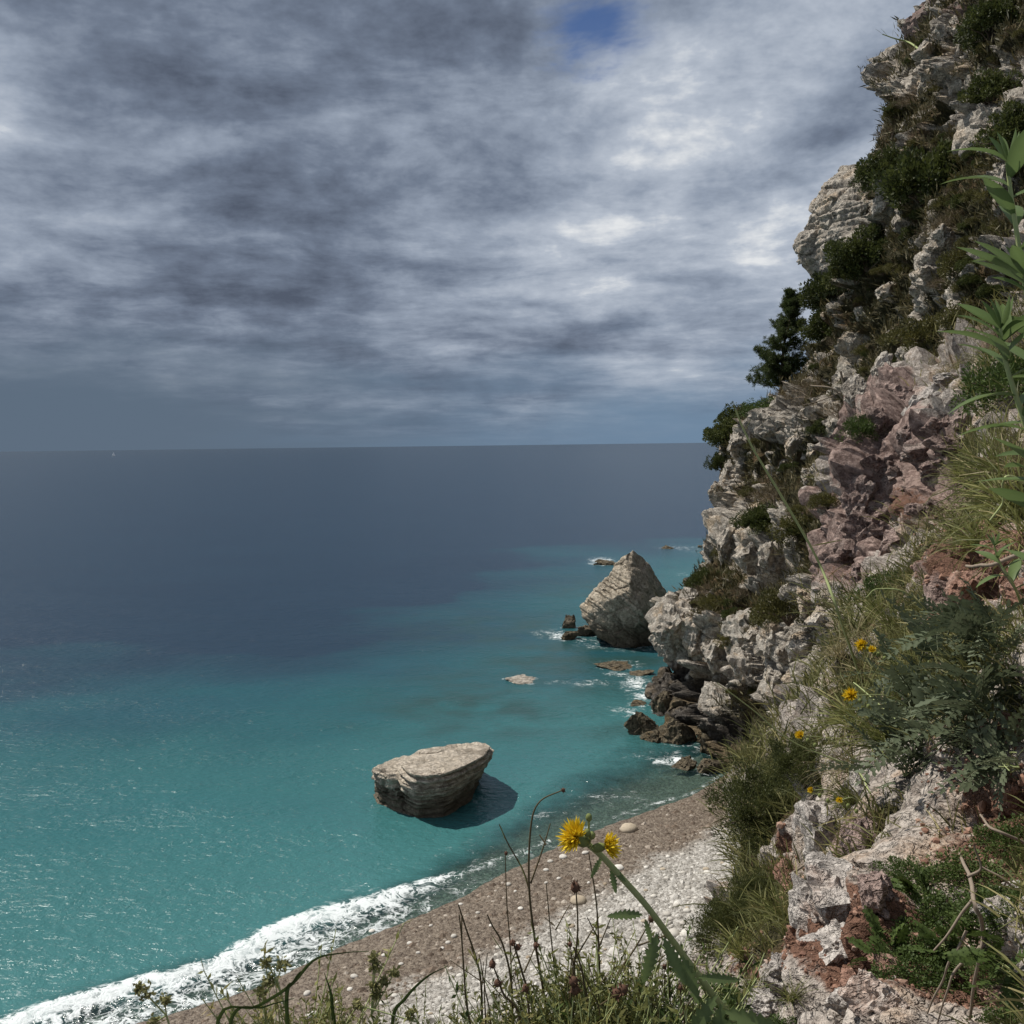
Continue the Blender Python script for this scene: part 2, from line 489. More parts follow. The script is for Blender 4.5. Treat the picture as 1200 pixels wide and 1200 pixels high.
def sheet(u0, u1, nu, v0, v1, nv, near):
    us = np.linspace(u0, u1, nu); vs = np.linspace(v0, v1, nv)
    U, Vg = np.meshgrid(us, vs, indexing='ij')
    Uf, Vf = U.ravel(), Vg.ravel()
    r = rbf_eval(Uf, Vf)
    y = np.exp(Uf); z = CAM_H + Vf * y; x = r * y
    P = np.stack([x, y, z], 1)
    G = P.reshape(nu, nv, 3)
    N = np.cross(np.gradient(G, axis=1), np.gradient(G, axis=0)).reshape(-1, 3)
    N /= np.linalg.norm(N, axis=1)[:, None] + 1e-9
    if N[:, 0].mean() > 0:
        N = -N
    # displacement: broken, blocky limestone; sizes follow the beds (metres)
    Q = P @ CLIFF_STRIKE
    wob = np.stack([fbm(Q * 0.25, 3, 5.0), fbm(Q * 0.25, 3, 25.0), fbm(Q * 0.25, 3, 45.0)], 1)
    d = np.zeros(len(P))
    fade = lambda wl: np.clip((y - wl * 2.2) / (wl * 6.0), 0, 1)     # big blocks only where the slope is big enough
    veg = np.zeros(len(P))
    crack = np.zeros(len(P))
    for wl, amp, sq in ((8.0, 1.7, 1.2), (3.2, 0.8, 1.5), (1.3, 0.40, 1.6), (0.5, 0.15, 1.5), (0.2, 0.06, 1.2)):
        res = y * (us[1] - us[0]) * 0.6
        k = fade(wl) * np.clip((wl / (res + 1e-6) - 2.0) / 3.0, 0, 1)
        if k.max() <= 0:
            continue
        Qs = (Q + wob * wl * 0.9) / wl * np.array([1.0, 0.8, sq])
        f1, f2, ids, vec = voronoi(Qs, wl * 3.7)
        rn = _RND[ids]
        tilt = ((rn[:, :3] - 0.5) * vec).sum(1)
        e = np.clip((f2 - f1) / 0.22, 0, 1)
        gap = (1 - e) ** 2
        patch = 1.0 if wl > 2 else 0.25 + 1.1 * sstep(fbm(P / wl / 7.0, 2, wl * 9), -0.15, 0.30)
        d += k * amp * patch * ((rn[:, 3] - 0.5) * 1.5 + tilt * 1.7 - gap * 0.75)
        if wl > 0.4:
            crack = np.maximum(crack, k * gap * amp)
    d += fbm(P * 0.09, 3, 3.0) * 2.2 * fade(9.0) + fbm(P * 0.9, 5, 9.0) * 0.22 * fade(0.6)
    d += fbm(P * 3.2, 4, 19.0, 0.65) * 0.13 * np.clip(y / 40, 0, 1)
    d += fbm(P * 6.0, 4, 2.0) * 0.05 * np.clip(12 / y, 0, 1)
    # calmer displacement where soil and scrub lie
    pxs = 600 + r * FOC; pys = 522.0 - Vf * FOC
    scrub = fbm(P * (0.16 if not near else 0.7), 4, 61.0) + 0.35 * fbm(P * (0.6 if not near else 2.5), 3, 33.0)
    scrub = sstep(scrub, -0.30 if not near else -0.05, 0.10 if not near else 0.2)
    if near:
        vegz = blobs(pxs, pys, [(930, 900, 90, 90, 1), (1010, 830, 60, 70, 1), (1120, 780, 120, 120, 1), (1150, 560, 90, 90, 1), (880, 1060, 50, 60, .9), (1050, 680, 40, 30, 1), (1180, 380, 80, 160, .9)])
        bare = blobs(pxs, pys, [(1065, 530, 75, 95, 1), (1010, 640, 50, 60, 1), (975, 990, 42, 130, 1), (1000, 1120, 60, 90, .9), (1120, 680, 60, 45, .8), (1180, 640, 40, 60, .8), (1160, 1120, 130, 130, .9), (1170, 960, 60, 60, .7)])
        red = blobs(pxs, pys, [(1040, 1150, 130, 80, .95), (930, 1040, 30, 60, .8), (1150, 980, 80, 160, .75), (1150, 660, 90, 60, .75), (1060, 600, 40, 40, .65), (1000, 680, 30, 40, .5), (880, 1160, 50, 70, .6)])
        pink = blobs(pxs, pys, [(1065, 545, 72, 85, .95), (1000, 640, 50, 75, .85), (1120, 680, 70, 50, .8), (1010, 1010, 25, 60, .7)])
        d *= 1 + 0.6 * sstep(y, 9, 18)
        d += bare * 0.15 * np.clip(y / 14, 0.05, 1)
    else:
        vegz = blobs(pxs, pys, [(1080, 200, 55, 55, 1), (1000, 300, 45, 50, 1), (970, 370, 30, 35, 1), (880, 490, 35, 25, 1), (925, 560, 25, 60, .8), (950, 640, 40, 50, .9), (835, 690, 25, 35, .9),
                                   (1100, 380, 60, 50, .8), (1165, 60, 40, 40, .8), (1020, 150, 30, 30, .7), (1140, 250, 50, 60, .7), (850, 740, 14, 25, .7), (930, 690, 35, 40, .9), (1000, 500, 25, 40, .9), (930, 445, 30, 25, .8), (960, 560, 40, 60, .8), (1020, 400, 30, 60, .7), (1060, 330, 40, 40, .6), (1100, 300, 60, 60, .7), (900, 545, 20, 40, .8)])
        bare = blobs(pxs, pys, [(970, 250, 45, 50, 1), (1020, 110, 30, 60, .6), (1110, 130, 40, 50, .8), (875, 640, 50, 60, 1), (800, 790, 60, 90, 1), (900, 760, 50, 60, .9), (1080, 30, 30, 40, .8),
                                   (1020, 400, 25, 30, .5), (885, 500, 25, 15, .7), (845, 590, 20, 20, 1), (950, 520, 40, 25, .6)])
        red = blobs(pxs, pys, [(1035, 330, 30, 40, .6), (1000, 400, 25, 30, .5), (930, 590, 12, 40, .5), (1085, 20, 30, 40, .55), (1160, 180, 40, 50, .45)])
        pink = blobs(pxs, pys, [(1085, 20, 40, 40, .6), (1170, 170, 40, 60, .5)])
    for (bx, by, rx, ry, a) in ([(805, 800, 26, 22, -3.5), (790, 735, 22, 26, 1.5), (850, 585, 22, 12, 1.8), (862, 625, 30, 20, 1.6), (880, 665, 22, 22, -2.0), (900, 500, 22, 14, 1.5), (1000, 560, 20, 30, -1.2), (940, 330, 20, 25, -1.5), (1020, 110, 18, 20, 1.2), (860, 720, 18, 40, -1.0), (895, 760, 18, 45, 1.0)] if not near else
                               [(1110, 580, 35, 30, -0.9), (1050, 490, 40, 25, 0.5), (1180, 980, 70, 90, -0.42), (1150, 1160, 50, 50, -0.15)]):
        d += a * np.exp(-(((pxs - bx) / rx) ** 2 + ((pys - by) / ry) ** 2))
    up = np.clip(N[:, 2], -1, 1)
    veg = np.clip(scrub * (0.85 if not near else 0.7) + 0.5 * vegz - 0.9 * bare + 0.25 * (up - 0.25), 0, 1)
    d *= 1 - 0.55 * sstep(veg, 0.35, 0.7)
    if not near:
        d -= 1.5
    lowf = np.clip((z + 4) / 3.0, 0.25, 1.0)
    P = P + N * (d * lowf)[:, None]
    # overhang a little: outer blocks sag towards the sea
    wet = sstep(4.2 + 1.3 * fbm(P * 0.35, 3, 8.0) - P[:, 2], 0.0, 3.4)
    wet = np.where(P[:, 1] > 30, wet, 0)
    F = grid_faces(nu, nv)
    zz = P[F, 2]
    keep = (zz.max(1) > -3.5)
    V2, F2, A2 = compact(P, F[keep], {'veg': veg, 'red': red, 'pink': pink, 'wet': wet, 'nx': N[:, 0], 'ny': N[:, 1], 'nz': N[:, 2], 'px': pxs, 'py': pys})
    return V2, F2, A2


USPLIT = math.log(30.0)
cV, cF, cA = sheet(USPLIT - 0.01, math.log(140), 620, -0.62, 0.56, 650, False)
nV, nF, nA = sheet(math.log(1.05), USPLIT + 0.01, 540, -0.85, 0.40, 500, True)
KEEPA = ('veg', 'red', 'pink', 'wet')
cliff = obj('cliff', mesh_np('cliff', cV, cF, False, {k: cA[k] for k in KEEPA}), M['cliff'], kind='structure')
hillside = obj('hillside', mesh_np('hillside', nV, nF, True, {k: nA[k] for k in KEEPA}, 25), M['near'], kind='structure')
cliff['label'] = 'rugged limestone sea cliff rising above the beach'
hillside['label'] = 'steep rocky hillside of red soil and scrub beside the viewpoint'
bvh_c = BVHTree.FromPolygons(cV.tolist(), cF.tolist())
bvh_n = BVHTree.FromPolygons(nV.tolist(), nF.tolist())

exec_stage = 1
#%%STAGE2%%
# ------------------------------------------------------------------ sea
def axis(lo, hi, step, far_lo, far_hi, g=1.18):
    c = list(np.arange(lo, hi + 1e-6, step))
    s, v = step, lo
    left = []
    while v > far_lo:
        s *= g; v -= s; left.append(v)
    s, v = step, hi
    right = []
    while v < far_hi:
        s *= g; v += s; right.append(v)
    return np.array(left[::-1] + c + right)


def gerst(P, wl, amp, ang, ph):
    k = 2 * math.pi / wl
    return amp * np.sin((P[:, 0] * math.cos(ang) + P[:, 1] * math.sin(ang)) * k + ph + 1.3 * fbm(np.c_[P[:, :2] / wl / 3, np.zeros(len(P))], 2, ph))


REEF_PX = [(470, 850, 90, 10, .35), (725, 776, 70, 10, 1.), (610, 792, 40, 9, .7), (560, 830, 120, 28, .8), (660, 770, 90, 26, .8), (700, 800, 70, 20, .6), (720, 855, 50, 12, .7), (640, 735, 45, 18, .6), (690, 690, 60, 16, .5),
           (600, 740, 120, 25, .5), (540, 800, 80, 20, .5), (760, 870, 30, 10, .8), (740, 760, 40, 9, .8)]
ROCK_FEET = []          # (x, y, radius) of rocks standing in the sea, for foam and shade of the water


def build_sea():
    xs = axis(-48, 26, 0.30, -60000, 60000)
    ys = axis(26, 130, 0.30, -400, 90000)
    X, Y = np.meshgrid(xs, ys, indexing='ij')
    P = np.stack([X.ravel(), Y.ravel(), np.zeros(X.size)], 1)
    nx, ny = len(xs), len(ys)
    sd_ = shore_d(P[:, :2])
    dd = sdist(P[:, :2], DEEP)              # >0 seaward of the colour change
    near = np.clip(1 - np.hypot(P[:, 0], P[:, 1] - 60) / 160, 0, 1)
    damp = sstep(sd_, -1, 8)
    z = (gerst(P, 9.0, 0.05, R(70), 0.3) + gerst(P, 5.2, 0.03, R(100), 1.3) + gerst(P, 14, 0.06, R(55), 4.0)) * near * damp
    # the small breaker at the shore
    lw = fbm(np.c_[P[:, :2] * 0.10, np.zeros(len(P))], 3, 12.0)
    z += 0.16 * np.exp(-((sd_ - 0.9 - 2.1 * sstep(-P[:, 0], -1, 9) - 1.3 * lw) / 0.7) ** 2) * sstep(-P[:, 0], -6, 8)
    P[:, 2] = z
    n2 = fbm(np.c_[P[:, :2] * 0.045, np.zeros(len(P))], 4, 2.0)
    turq = sstep(-dd + n2 * 20, -16, 38)
    turq = turq * sstep(np.hypot(P[:, 0], P[:, 1]), 900, 300)
    shal = np.exp(-np.clip(sd_, 0, None) / 11.0)
    # reefs: weed-covered rock on the bottom
    reef = np.zeros(len(P))
    for (px, py, rx, ry, a) in REEF_PX:
        c = onplane(px, py)[:2]; ex = onplane(px + rx, py)[:2] - c; ey = onplane(px, py - ry)[:2] - c
        Mx = np.linalg.inv(np.stack([ex, ey], 1))
        q = (P[:, :2] - c) @ Mx.T
        reef = np.maximum(reef, a * np.exp(-(q ** 2).sum(1)))
    rn = fbm(np.c_[P[:, :2] * 0.30, np.zeros(len(P))], 5, 71.0)
    reef = np.clip(reef * (0.95 + 1.7 * rn), 0, 1)
    # foam: surf line on the beach and water broken round the rocks
    left = sstep(-P[:, 0], -1, 9)               # the surf is heavier away from the headland
    br = 0.7 + 2.1 * left + 1.3 * lw
    fo = np.exp(-((sd_ - br) / np.where(sd_ > br, 0.35 + 0.45 * left, 0.5 + 0.9 * left)) ** 2) * (0.52 + 0.48 * left)
    fo = np.maximum(fo, (0.34 + 0.30 * left) * sstep(sd_, -0.6, 0.3) * sstep(br + 0.4 - sd_, -0.3, 0.8))
    fo = np.maximum(fo, (0.20 + 0.16 * left) * np.exp(-np.clip(sd_ - br, 0, None) / 2.6) * sstep(sd_, 0, 0.5))
    fo = np.maximum(fo, 0.30 * np.exp(-((sd_ - br - 2.6 - 2 * lw) / 0.8) ** 2))
    rk = np.zeros(len(P))
    for (x, y, r, a) in ROCK_FEET:
        q = np.hypot(P[:, 0] - x, P[:, 1] - y) / r
        rk = np.maximum(rk, a * np.exp(-np.clip(q - 0.85, 0, None) ** 2 / 0.10))
    FOAM_PX = [(745, 800, 26, 12, .72), (755, 815, 22, 9, .8), (725, 790, 25, 6, .55), (735, 835, 30, 8, .6), (790, 890, 40, 8, .75), (745, 850, 20, 6, .7), (705, 658, 22, 5, .9), (790, 641, 45, 3, .5), (700, 745, 45, 7, .45), (655, 745, 18, 7, .7),
               (640, 742, 26, 8, .5), (690, 800, 60, 6, .5), (650, 798, 45, 3, .45), (820, 650, 30, 6, .4), (800, 672, 12, 3, .6), (640, 955, 60, 18, .42), (720, 935, 70, 14, .45), (690, 880, 60, 20, .25), (765, 885, 60, 12, .4), (420, 1040, 40, 16, .40), (560, 1000, 60, 20, .35)]
    for (px, py, rx, ry, a) in FOAM_PX:
        c = onplane(px, py)[:2]; ex = onplane(px + rx, py)[:2] - c; ey = onplane(px, py - ry)[:2] - c
        q = (P[:, :2] - c) @ np.linalg.inv(np.stack([ex, ey], 1)).T
        rk = np.maximum(rk, a * np.exp(-(q ** 2).sum(1)))
    foam = np.maximum(fo, rk)
    F = grid_faces(nx, ny)
    keep = (sd_[F].max(1) > -3.2)
    V, F, A = compact(P, F[keep], {'turq': turq, 'shal': shal, 'reef': reef, 'foam': foam, 'sd': np.clip(np.where(sd_ > 0, sd_ / (1 + 1.15 * sstep(P[:, 0], -4, 6)), sd_), -5, 60)})
    return obj('sea', mesh_np('sea', V, F, True, A), M['sea'], kind='structure', label='calm sea shading from turquoise shallows to deep blue')


def sea_mat():
    m = bpy.data.materials.new('sea_water')
    m.use_nodes = True
    t = NT(m.node_tree)
    P = objpos(t)
    turq, shal, reef, foam, sd_ = (t.attr(k) for k in ('turq', 'shal', 'reef', 'foam', 'sd'))
    n1 = t.noise(t.vmath('MULTIPLY', P, (0.6, 1.0, 1.0)), 0.05, 4, 0.5)
    deep = t.mix(n1, (0.008, 0.024, 0.047), (0.012, 0.034, 0.060))
    tq = t.ramp(turq, [(0.0, (0.010, 0.029, 0.053)), (0.35, (0.012, 0.058, 0.080)), (0.7, (0.014, 0.080, 0.092)), (1.0, (0.025, 0.116, 0.121))])
    tq = t.mix(t.math('MULTIPLY', t.smooth(n1, 0.40, 0.62), 0.25), tq, (0.010, 0.10, 0.115))
    c = t.mix(t.smooth(turq, 0.0, 0.05), deep, tq)
    c = t.mix(t.math('MULTIPLY', shal, 0.75), c, (0.068, 0.195, 0.192))
    c = t.mix(t.math('MULTIPLY', reef, 0.85), c, (0.022, 0.060, 0.056))
    # waves
    Pw = t.vmath('MULTIPLY', P, (0.75, 1.0, 1.0))
    w1 = t.noise(Pw, 0.55, 4, 0.6, 0.4)
    w2 = t.noise(Pw, 2.4, 4, 0.66, 0.3)
    w3 = t.noise(Pw, 0.08, 3, 0.5)
    h = t.math('ADD', t.math('MULTIPLY', w1, 0.55), t.math('ADD', t.math('MULTIPLY', w2, 0.30), t.math('MULTIPLY', w3, 0.6)))
    bump = t.n('ShaderNodeBump', i={'Height': h, 'Strength': 0.66, 'Distance': 0.7})
    wd = t.n('ShaderNodeBsdfDiffuse', i={'Color': c, 'Normal': bump})
    wg = t.n('ShaderNodeBsdfGlossy', i={'Color': (1, 1, 1), 'Roughness': 0.17, 'Normal': bump})
    fr = t.math('MINIMUM', t.math('MULTIPLY', t.n('ShaderNodeFresnel', i={'IOR': 1.333, 'Normal': bump}).outputs[0], 0.8), 0.30)
    water = t.n('ShaderNodeMixShader', i={0: fr})
    t.t.links.new(wd.outputs[0], water.inputs[1]); t.t.links.new(wg.outputs[0], water.inputs[2])
    clear = t.n('ShaderNodeBsdfTransparent', i={'Color': (0.60, 0.80, 0.79)})
    gl = t.n('ShaderNodeBsdfGlossy', i={'Color': (1, 1, 1), 'Roughness': 0.12, 'Normal': bump})
    thin = t.n('ShaderNodeMixShader', i={0: 0.06})
    t.t.links.new(clear.outputs[0], thin.inputs[1]); t.t.links.new(gl.outputs[0], thin.inputs[2])
    edge = t.math('ADD', sd_, t.math('MULTIPLY', t.math('SUBTRACT', t.noise(P, 0.5, 4, 0.6), 0.5), 2.6))
    body = t.n('ShaderNodeMixShader', i={0: t.smooth(edge, 0.8, 4.6, 0.05, 1.0)})
    t.t.links.new(thin.outputs[0], body.inputs[1]); t.t.links.new(water.outputs[0], body.inputs[2])
    # lacy foam
    Pf = t.vmath('ADD', P, t.vmath('SCALE', t.n('ShaderNodeTexNoise', i={'Vector': P, 'Scale': 0.9, 'Detail': 4.0}).outputs['Color'], s=1.1))
    v1 = t.noise(Pf, 0.85, 3, 0.55, 0.8)
    v2 = t.noise(Pf, 2.3, 4, 0.6, 0.7)
    fn = t.noise(P, 1.1, 6, 0.68)
    lace = t.math('MAXIMUM', t.smooth(t.math('ABSOLUTE', t.math('SUBTRACT', v1, 0.5)), 0.0, 0.07, 1.0, 0.0), t.math('MULTIPLY', t.smooth(t.math('ABSOLUTE', t.math('SUBTRACT', v2, 0.5)), 0.0, 0.085, 1.0, 0.0), 0.85))
    fv = t.math('ADD', t.math('MULTIPLY', foam, 1.05), t.math('ADD', t.math('MULTIPLY', lace, 0.46), t.math('MULTIPLY', t.math('SUBTRACT', fn, 0.5), 1.1)))
    ff = t.smooth(fv, 0.74, 1.25, 0.0, 0.90)
    ff = t.math('MULTIPLY', ff, t.smooth(foam, 0.04, 0.22))
    # a few flecks on open water
    fl = t.noise(P, 2.6, 3, 0.7)
    ff = t.math('MAXIMUM', ff, t.math('MULTIPLY', t.smooth(fl, 0.765, 0.80), t.math('MULTIPLY', turq, 0.5)))
    fb = t.n('ShaderNodeBump', i={'Height': fv, 'Strength': 0.5, 'Distance': 0.12})
    foamb = t.n('ShaderNodeBsdfDiffuse', i={'Color': (0.74, 0.78, 0.78), 'Normal': fb})
    fin = t.n('ShaderNodeMixShader', i={0: ff})
    t.t.links.new(body.outputs[0], fin.inputs[1]); t.t.links.new(foamb.outputs[0], fin.inputs[2])
    t.n('ShaderNodeOutputMaterial', i={'Surface': fin})
    return m


M['sea'] = sea_mat()

# ------------------------------------------------------------------ beach
def beach_h(P2):
    s = -shore_d(P2)
    n = fbm(np.c_[P2 * 0.22, np.zeros(len(P2))], 3, 4.0)
    return np.where(s > 0, 0.02 + 0.115 * s, 0.02 + 0.16 * s) + 0.10 * n * sstep(s, 0.5, 4)


def beach_mat():
    def b(t, p, o):
        P = objpos(t)
        s = t.attr('s')
        v = t.n('ShaderNodeTexVoronoi', feature='F1', i={'Vector': P, 'Scale': 5.0})
        v2 = t.n('ShaderNodeTexVoronoi', feature='F1', i={'Vector': P, 'Scale': 13.0})
        hue = t.n('ShaderNodeSeparateColor', i={0: v.outputs['Color']}).outputs[0]
        hue2 = t.n('ShaderNodeSeparateColor', i={0: v2.outputs['Color']}).outputs[0]
        g = t.math('ADD', t.math('MULTIPLY', hue, 0.5), t.math('MULTIPLY', hue2, 0.5))
        dry = t.ramp(g, [(0.1, (0.19, 0.175, 0.15)), (0.5, (0.33, 0.31, 0.28)), (0.9, (0.50, 0.48, 0.44))])
        wet = t.ramp(g, [(0.1, (0.085, 0.062, 0.045)), (0.5, (0.145, 0.113, 0.083)), (0.9, (0.23, 0.188, 0.145))])
        nn = t.noise(P, 0.35, 4, 0.6)
        f = t.smooth(t.math('ADD', s, t.math('MULTIPLY', t.math('SUBTRACT', nn, 0.5), 6.0)), 4.4, 6.2)
        c = t.mix(f, wet, dry)
        h = t.math('ADD', t.smooth(v.outputs['Distance'], 0.0, 0.7, 1.0, 0.0), t.math('MULTIPLY', t.smooth(v2.outputs['Distance'], 0.0, 0.7, 1.0, 0.0), 0.5))
        bm = t.n('ShaderNodeBump', i={'Height': h, 'Strength': 0.9, 'Distance': 0.07})
        t.set(p, 'Base Color', c); t.set(p, 'Normal', bm)
        t.set(p, 'Roughness', t.smooth(f, 0.0, 1.0, 0.55, 0.95))
        t.set(p, 'Specular IOR Level', 0.25)
    return principled('beach_shingle', b)


M['beach'] = beach_mat()


def build_beach():
    xs = np.arange(-40, 26, 0.22); ys = np.arange(18, 74, 0.22)
    X, Y = np.meshgrid(xs, ys, indexing='ij')
    P2 = np.stack([X.ravel(), Y.ravel()], 1)
    z = beach_h(P2)
    s = -shore_d(P2)
    z = z + 0.03 * fbm(np.c_[P2 * 1.7, np.zeros(len(P2))], 3, 7.0)
    V = np.c_[P2, z]
    F = grid_faces(len(xs), len(ys))
    keep = (s[F].max(1) > -20)
    V, F, A = compact(V, F[keep], {'s': np.clip(s, -12, 40)})
    obj('beach', mesh_np('beach', V, F, True, A), M['beach'], kind='structure', label='small pebble cove beach, wet and brown near the surf')


build_beach()
#%%STAGE3%%
# ------------------------------------------------------------------ placing things on the terrain
def ray(px, py):
    d = CAMROT @ np.array([(px - 600) / FOC, -(py - 600) / FOC, -1.0])
    d = Vector(d).normalized()
    o = Vector((0, 0, CAM_H))
    best = None
    for b in (bvh_n, bvh_c):
        h = b.ray_cast(o, d)
        if h[0] is not None and (best is None or h[3] < best[2]):
            n = h[1] if h[1].dot(d) < 0 else -h[1]
            best = (h[0], n, h[3])
    return best


def drop(p):
    """down on to the terrain from a point"""
    best = None
    for b in (bvh_n, bvh_c):
        h = b.ray_cast(Vector(p) + Vector((0, 0, 0.3)), Vector((0, 0, -1)))
        if h[0] is not None and (best is None or h[0].z > best.z):
            best = h[0]
    return best


rng = np.random.RandomState(11)

LANDMARKS = [(1012, 915, 'beside the pale knob of rock'), (985, 1045, 'by the big pale grey rock'), (1065, 520, 'on the pink outcrop'), (1010, 640, 'below the pink outcrop'), (1130, 690, 'beside the red boulder'),
             (1180, 560, 'behind the lance-leaved plants'), (905, 930, 'above the bush that overhangs the beach'), (870, 1080, 'around the small bushy evergreen'), (1040, 800, 'among the yellow flowers'), (900, 1160, 'by the small white rocks'), (1100, 850, 'among the feathery plants'),
             (1130, 1080, 'near the forked dead branch')]
FARMARKS = [(970, 260, 'next to the jutting outcrop'), (1085, 205, 'around the large dark bush'), (980, 350, 'in the juniper mass below the outcrop'), (905, 440, 'near the pine'), (860, 510, 'on the sea edge below the pine'), (960, 470, 'by the dead thicket of the middle cliff'),
            (930, 560, 'in the hollow of the lower cliff'), (860, 630, 'above the overhanging grey slabs'), (930, 690, 'around the rusty bush of the lower cliff'), (810, 740, 'on the headland block'), (880, 800, 'on the foot of the lower cliff'), (1030, 100, 'under the ledges of the cliff top'),
            (1130, 120, 'among the pale slabs of the upper cliff'), (1080, 370, 'above the pink outcrop'), (1160, 260, 'below the upright bush of the upper cliff'), (1100, 30, 'at the very top of the cliff'), (1010, 500, 'in the gully beside the pink outcrop')]


def near_mark(px, py, marks):
    return min(marks, key=lambda m: (m[0] - px) ** 2 + (m[1] - py) ** 2)[2]


def to_px(p):
    q = CAMROT.T @ (np.array(p) - np.array([0, 0, CAM_H]))
    return 600 - q[0] / q[2] * FOC, 600 + q[1] / q[2] * FOC


# ------------------------------------------------------------------ rocks
def ico(sub):
    bm = bmesh.new()
    bmesh.ops.create_icosphere(bm, subdivisions=sub, radius=1.0)
    bm.verts.ensure_lookup_table()
    V = np.array([v.co[:] for v in bm.verts]); F = np.array([[v.index for v in f.verts] for f in bm.faces])
    bm.free()
    return V, F


ICO = {k: ico(k) for k in (1, 2, 3, 4, 5)}


def block_shape(seed, sub=3, planes=11, rough=0.06, strata=0.0, asp=(1, 1, 1)):
    """a broken block: unit ball cut by random planes, with chipped faces"""
    rs = np.random.RandomState(seed)
    V, F = ICO[sub]
    N = rs.normal(size=(planes, 3)); N /= np.linalg.norm(N, axis=1)[:, None]
    N = np.concatenate([N, [[0, 0, 1], [0, 0, -1]] + rs.normal(scale=0.2, size=(2, 3))])
    N /= np.linalg.norm(N, axis=1)[:, None]
    D = rs.uniform(0.55, 0.9, size=len(N))
    c = np.clip(V @ N.T, 0.05, None)
    r = np.min(D[None] / c, axis=1)
    r = np.minimum(r, 1.25)
    r = r * (1 + 0.4 * rough * fbm(V * 1.6 + seed, 2, 1.0) + rough * 1.5 * fbm(V * 5 + seed, 3, 5.0))
    f1, f2, ids, vec = voronoi(V * r[:, None] * 1.9 + seed * 3.3, 1.0)
    r = r * (1 + 0.22 * (_RND[ids, 3] - 0.5) + 0.25 * ((_RND[ids, :3] - 0.5) * vec).sum(1) - 0.10 * np.clip(1 - (f2 - f1) / 0.15, 0, 1))
    P = V * r[:, None]
    if strata:
        lz = P[:, 2] * 5.5 + 0.7 * fbm(P * 1.2, 2, 3.0)
        st = _RND[(np.floor(lz).astype(int) + 37 * seed) % 1024, 0] - 0.5
        f = lz - np.floor(lz)
        gap = np.exp(-(np.minimum(f, 1 - f) / 0.16) ** 2)
        P[:, :2] *= (1 + strata * (st * 0.6 - gap * 0.5))[:, None]
    return P * np.array(asp), F


def rock_obj(name, seed, mat, center, size, rot=None, parent=None, sub=3, **kw):
    P, F = block_shape(seed, sub)
    me = mesh_np(name, P, F, True)
    return obj(name, me, mat, parent, loc=center, rot=rot, scale=size, **kw)


PROTO = [mesh_np('rock', *block_shape(100 + k, 4, 12 + k % 4, 0.10, 0.12 if k % 2 else 0.0), True, None, 24) for k in range(8)]
M['rock_grey'] = rock_mat('loose_grey_rock', (0.60, 0.545, 0.47), (0.26, 0.225, 0.185), (0.54, 0.40, 0.26), 0.9, 1.2)
M['rock_near'] = rock_mat('near_pale_rock', (0.60, 0.55, 0.50), (0.30, 0.27, 0.245), (0.48, 0.33, 0.26), 0.8, 5.5)
M['rock_pink'] = rock_mat('pink_conglomerate', (0.42, 0.315, 0.275), (0.17, 0.115, 0.10), (0.40, 0.34, 0.30), 1.0, 3.4)
M['rock_red'] = rock_mat('red_clay_rock', (0.36, 0.215, 0.16), (0.18, 0.09, 0.062), (0.38, 0.27, 0.22), 0.7, 7.0)


def proto_with(mat, k):
    me = PROTO[k % len(PROTO)].copy()
    me.materials.append(mat)
    return me


PR = {m: [proto_with(M[m], k) for k in range(8)] for m in ('rock_grey', 'rock_near', 'rock_pink', 'rock_red', 'wet_rock', 'outcrop')}


def put_rock(px, py, wpx, hpx, mat, parent, k, sink=0.35, depth=None, rot=None, Y=None, tilt=0.5):
    """a block of the face standing where the photograph shows it"""
    if Y is None:
        h = ray(px, py)
        if h is None: return None
        p = h[0]; n = h[1]
    else:
        p = Vector(unproj(px, py, Y)); n = Vector((-0.7, -0.5, 0.4)).normalized()
    dist = p.y
    sx, sz = wpx / FOC * dist * 0.5, hpx / FOC * dist * 0.5
    sy = depth if depth else (sx + sz) * 0.55
    c = p - n * (min(sx, sz) * sink)
    rr = np.random.RandomState(k * 7 + int(px) * 3 + int(py))
    rot = rot or (rr.uniform(-tilt, tilt) * 0.5, rr.uniform(-tilt, tilt), rr.uniform(-0.4, 0.4))
    return obj('rock', PR[mat][k % 8], None, parent, loc=c, rot=rot, scale=(sx * 1.15, sy * 1.15, sz * 1.15))


# blocks of the pink outcrop and ribs of the near slope
for i, (px, py, w, h, m) in enumerate([
    (1082, 468, 44, 42, 'rock_near'), (1052, 462, 46, 40, 'rock_pink'), (1028, 500, 44, 50, 'rock_pink'), (1060, 508, 40, 30, 'rock_pink'),
    (1098, 500, 34, 22, 'rock_pink'), (1130, 500, 50, 44, 'rock_pink'), (1080, 525, 60, 30, 'rock_pink'), (1052, 552, 62, 60, 'rock_pink'), (1030, 540, 40, 30, 'rock_pink'),
    (1120, 525, 46, 26, 'rock_pink'), (1008, 585, 44, 60, 'rock_pink'), (1022, 572, 24, 22, 'rock_pink'), (1040, 600, 36, 28, 'rock_pink'), (1070, 598, 30, 26, 'rock_pink'),
    (1092, 600, 28, 24, 'rock_pink'), (1000, 630, 44, 50, 'rock_pink'), (1050, 630, 56, 36, 'rock_pink'), (1020, 615, 44, 44, 'rock_pink'), (985, 660, 34, 40, 'rock_pink'), (1005, 668, 30, 30, 'rock_pink'),
    (980, 700, 28, 50, 'rock_grey'), (1110, 445, 34, 20, 'rock_near'), (1095, 545, 40, 24, 'rock_pink'), (1118, 585, 22, 26, 'rock_pink'), (995, 720, 30, 40, 'rock_grey')]):
    put_rock(px, py, w, h, m, hillside, i)
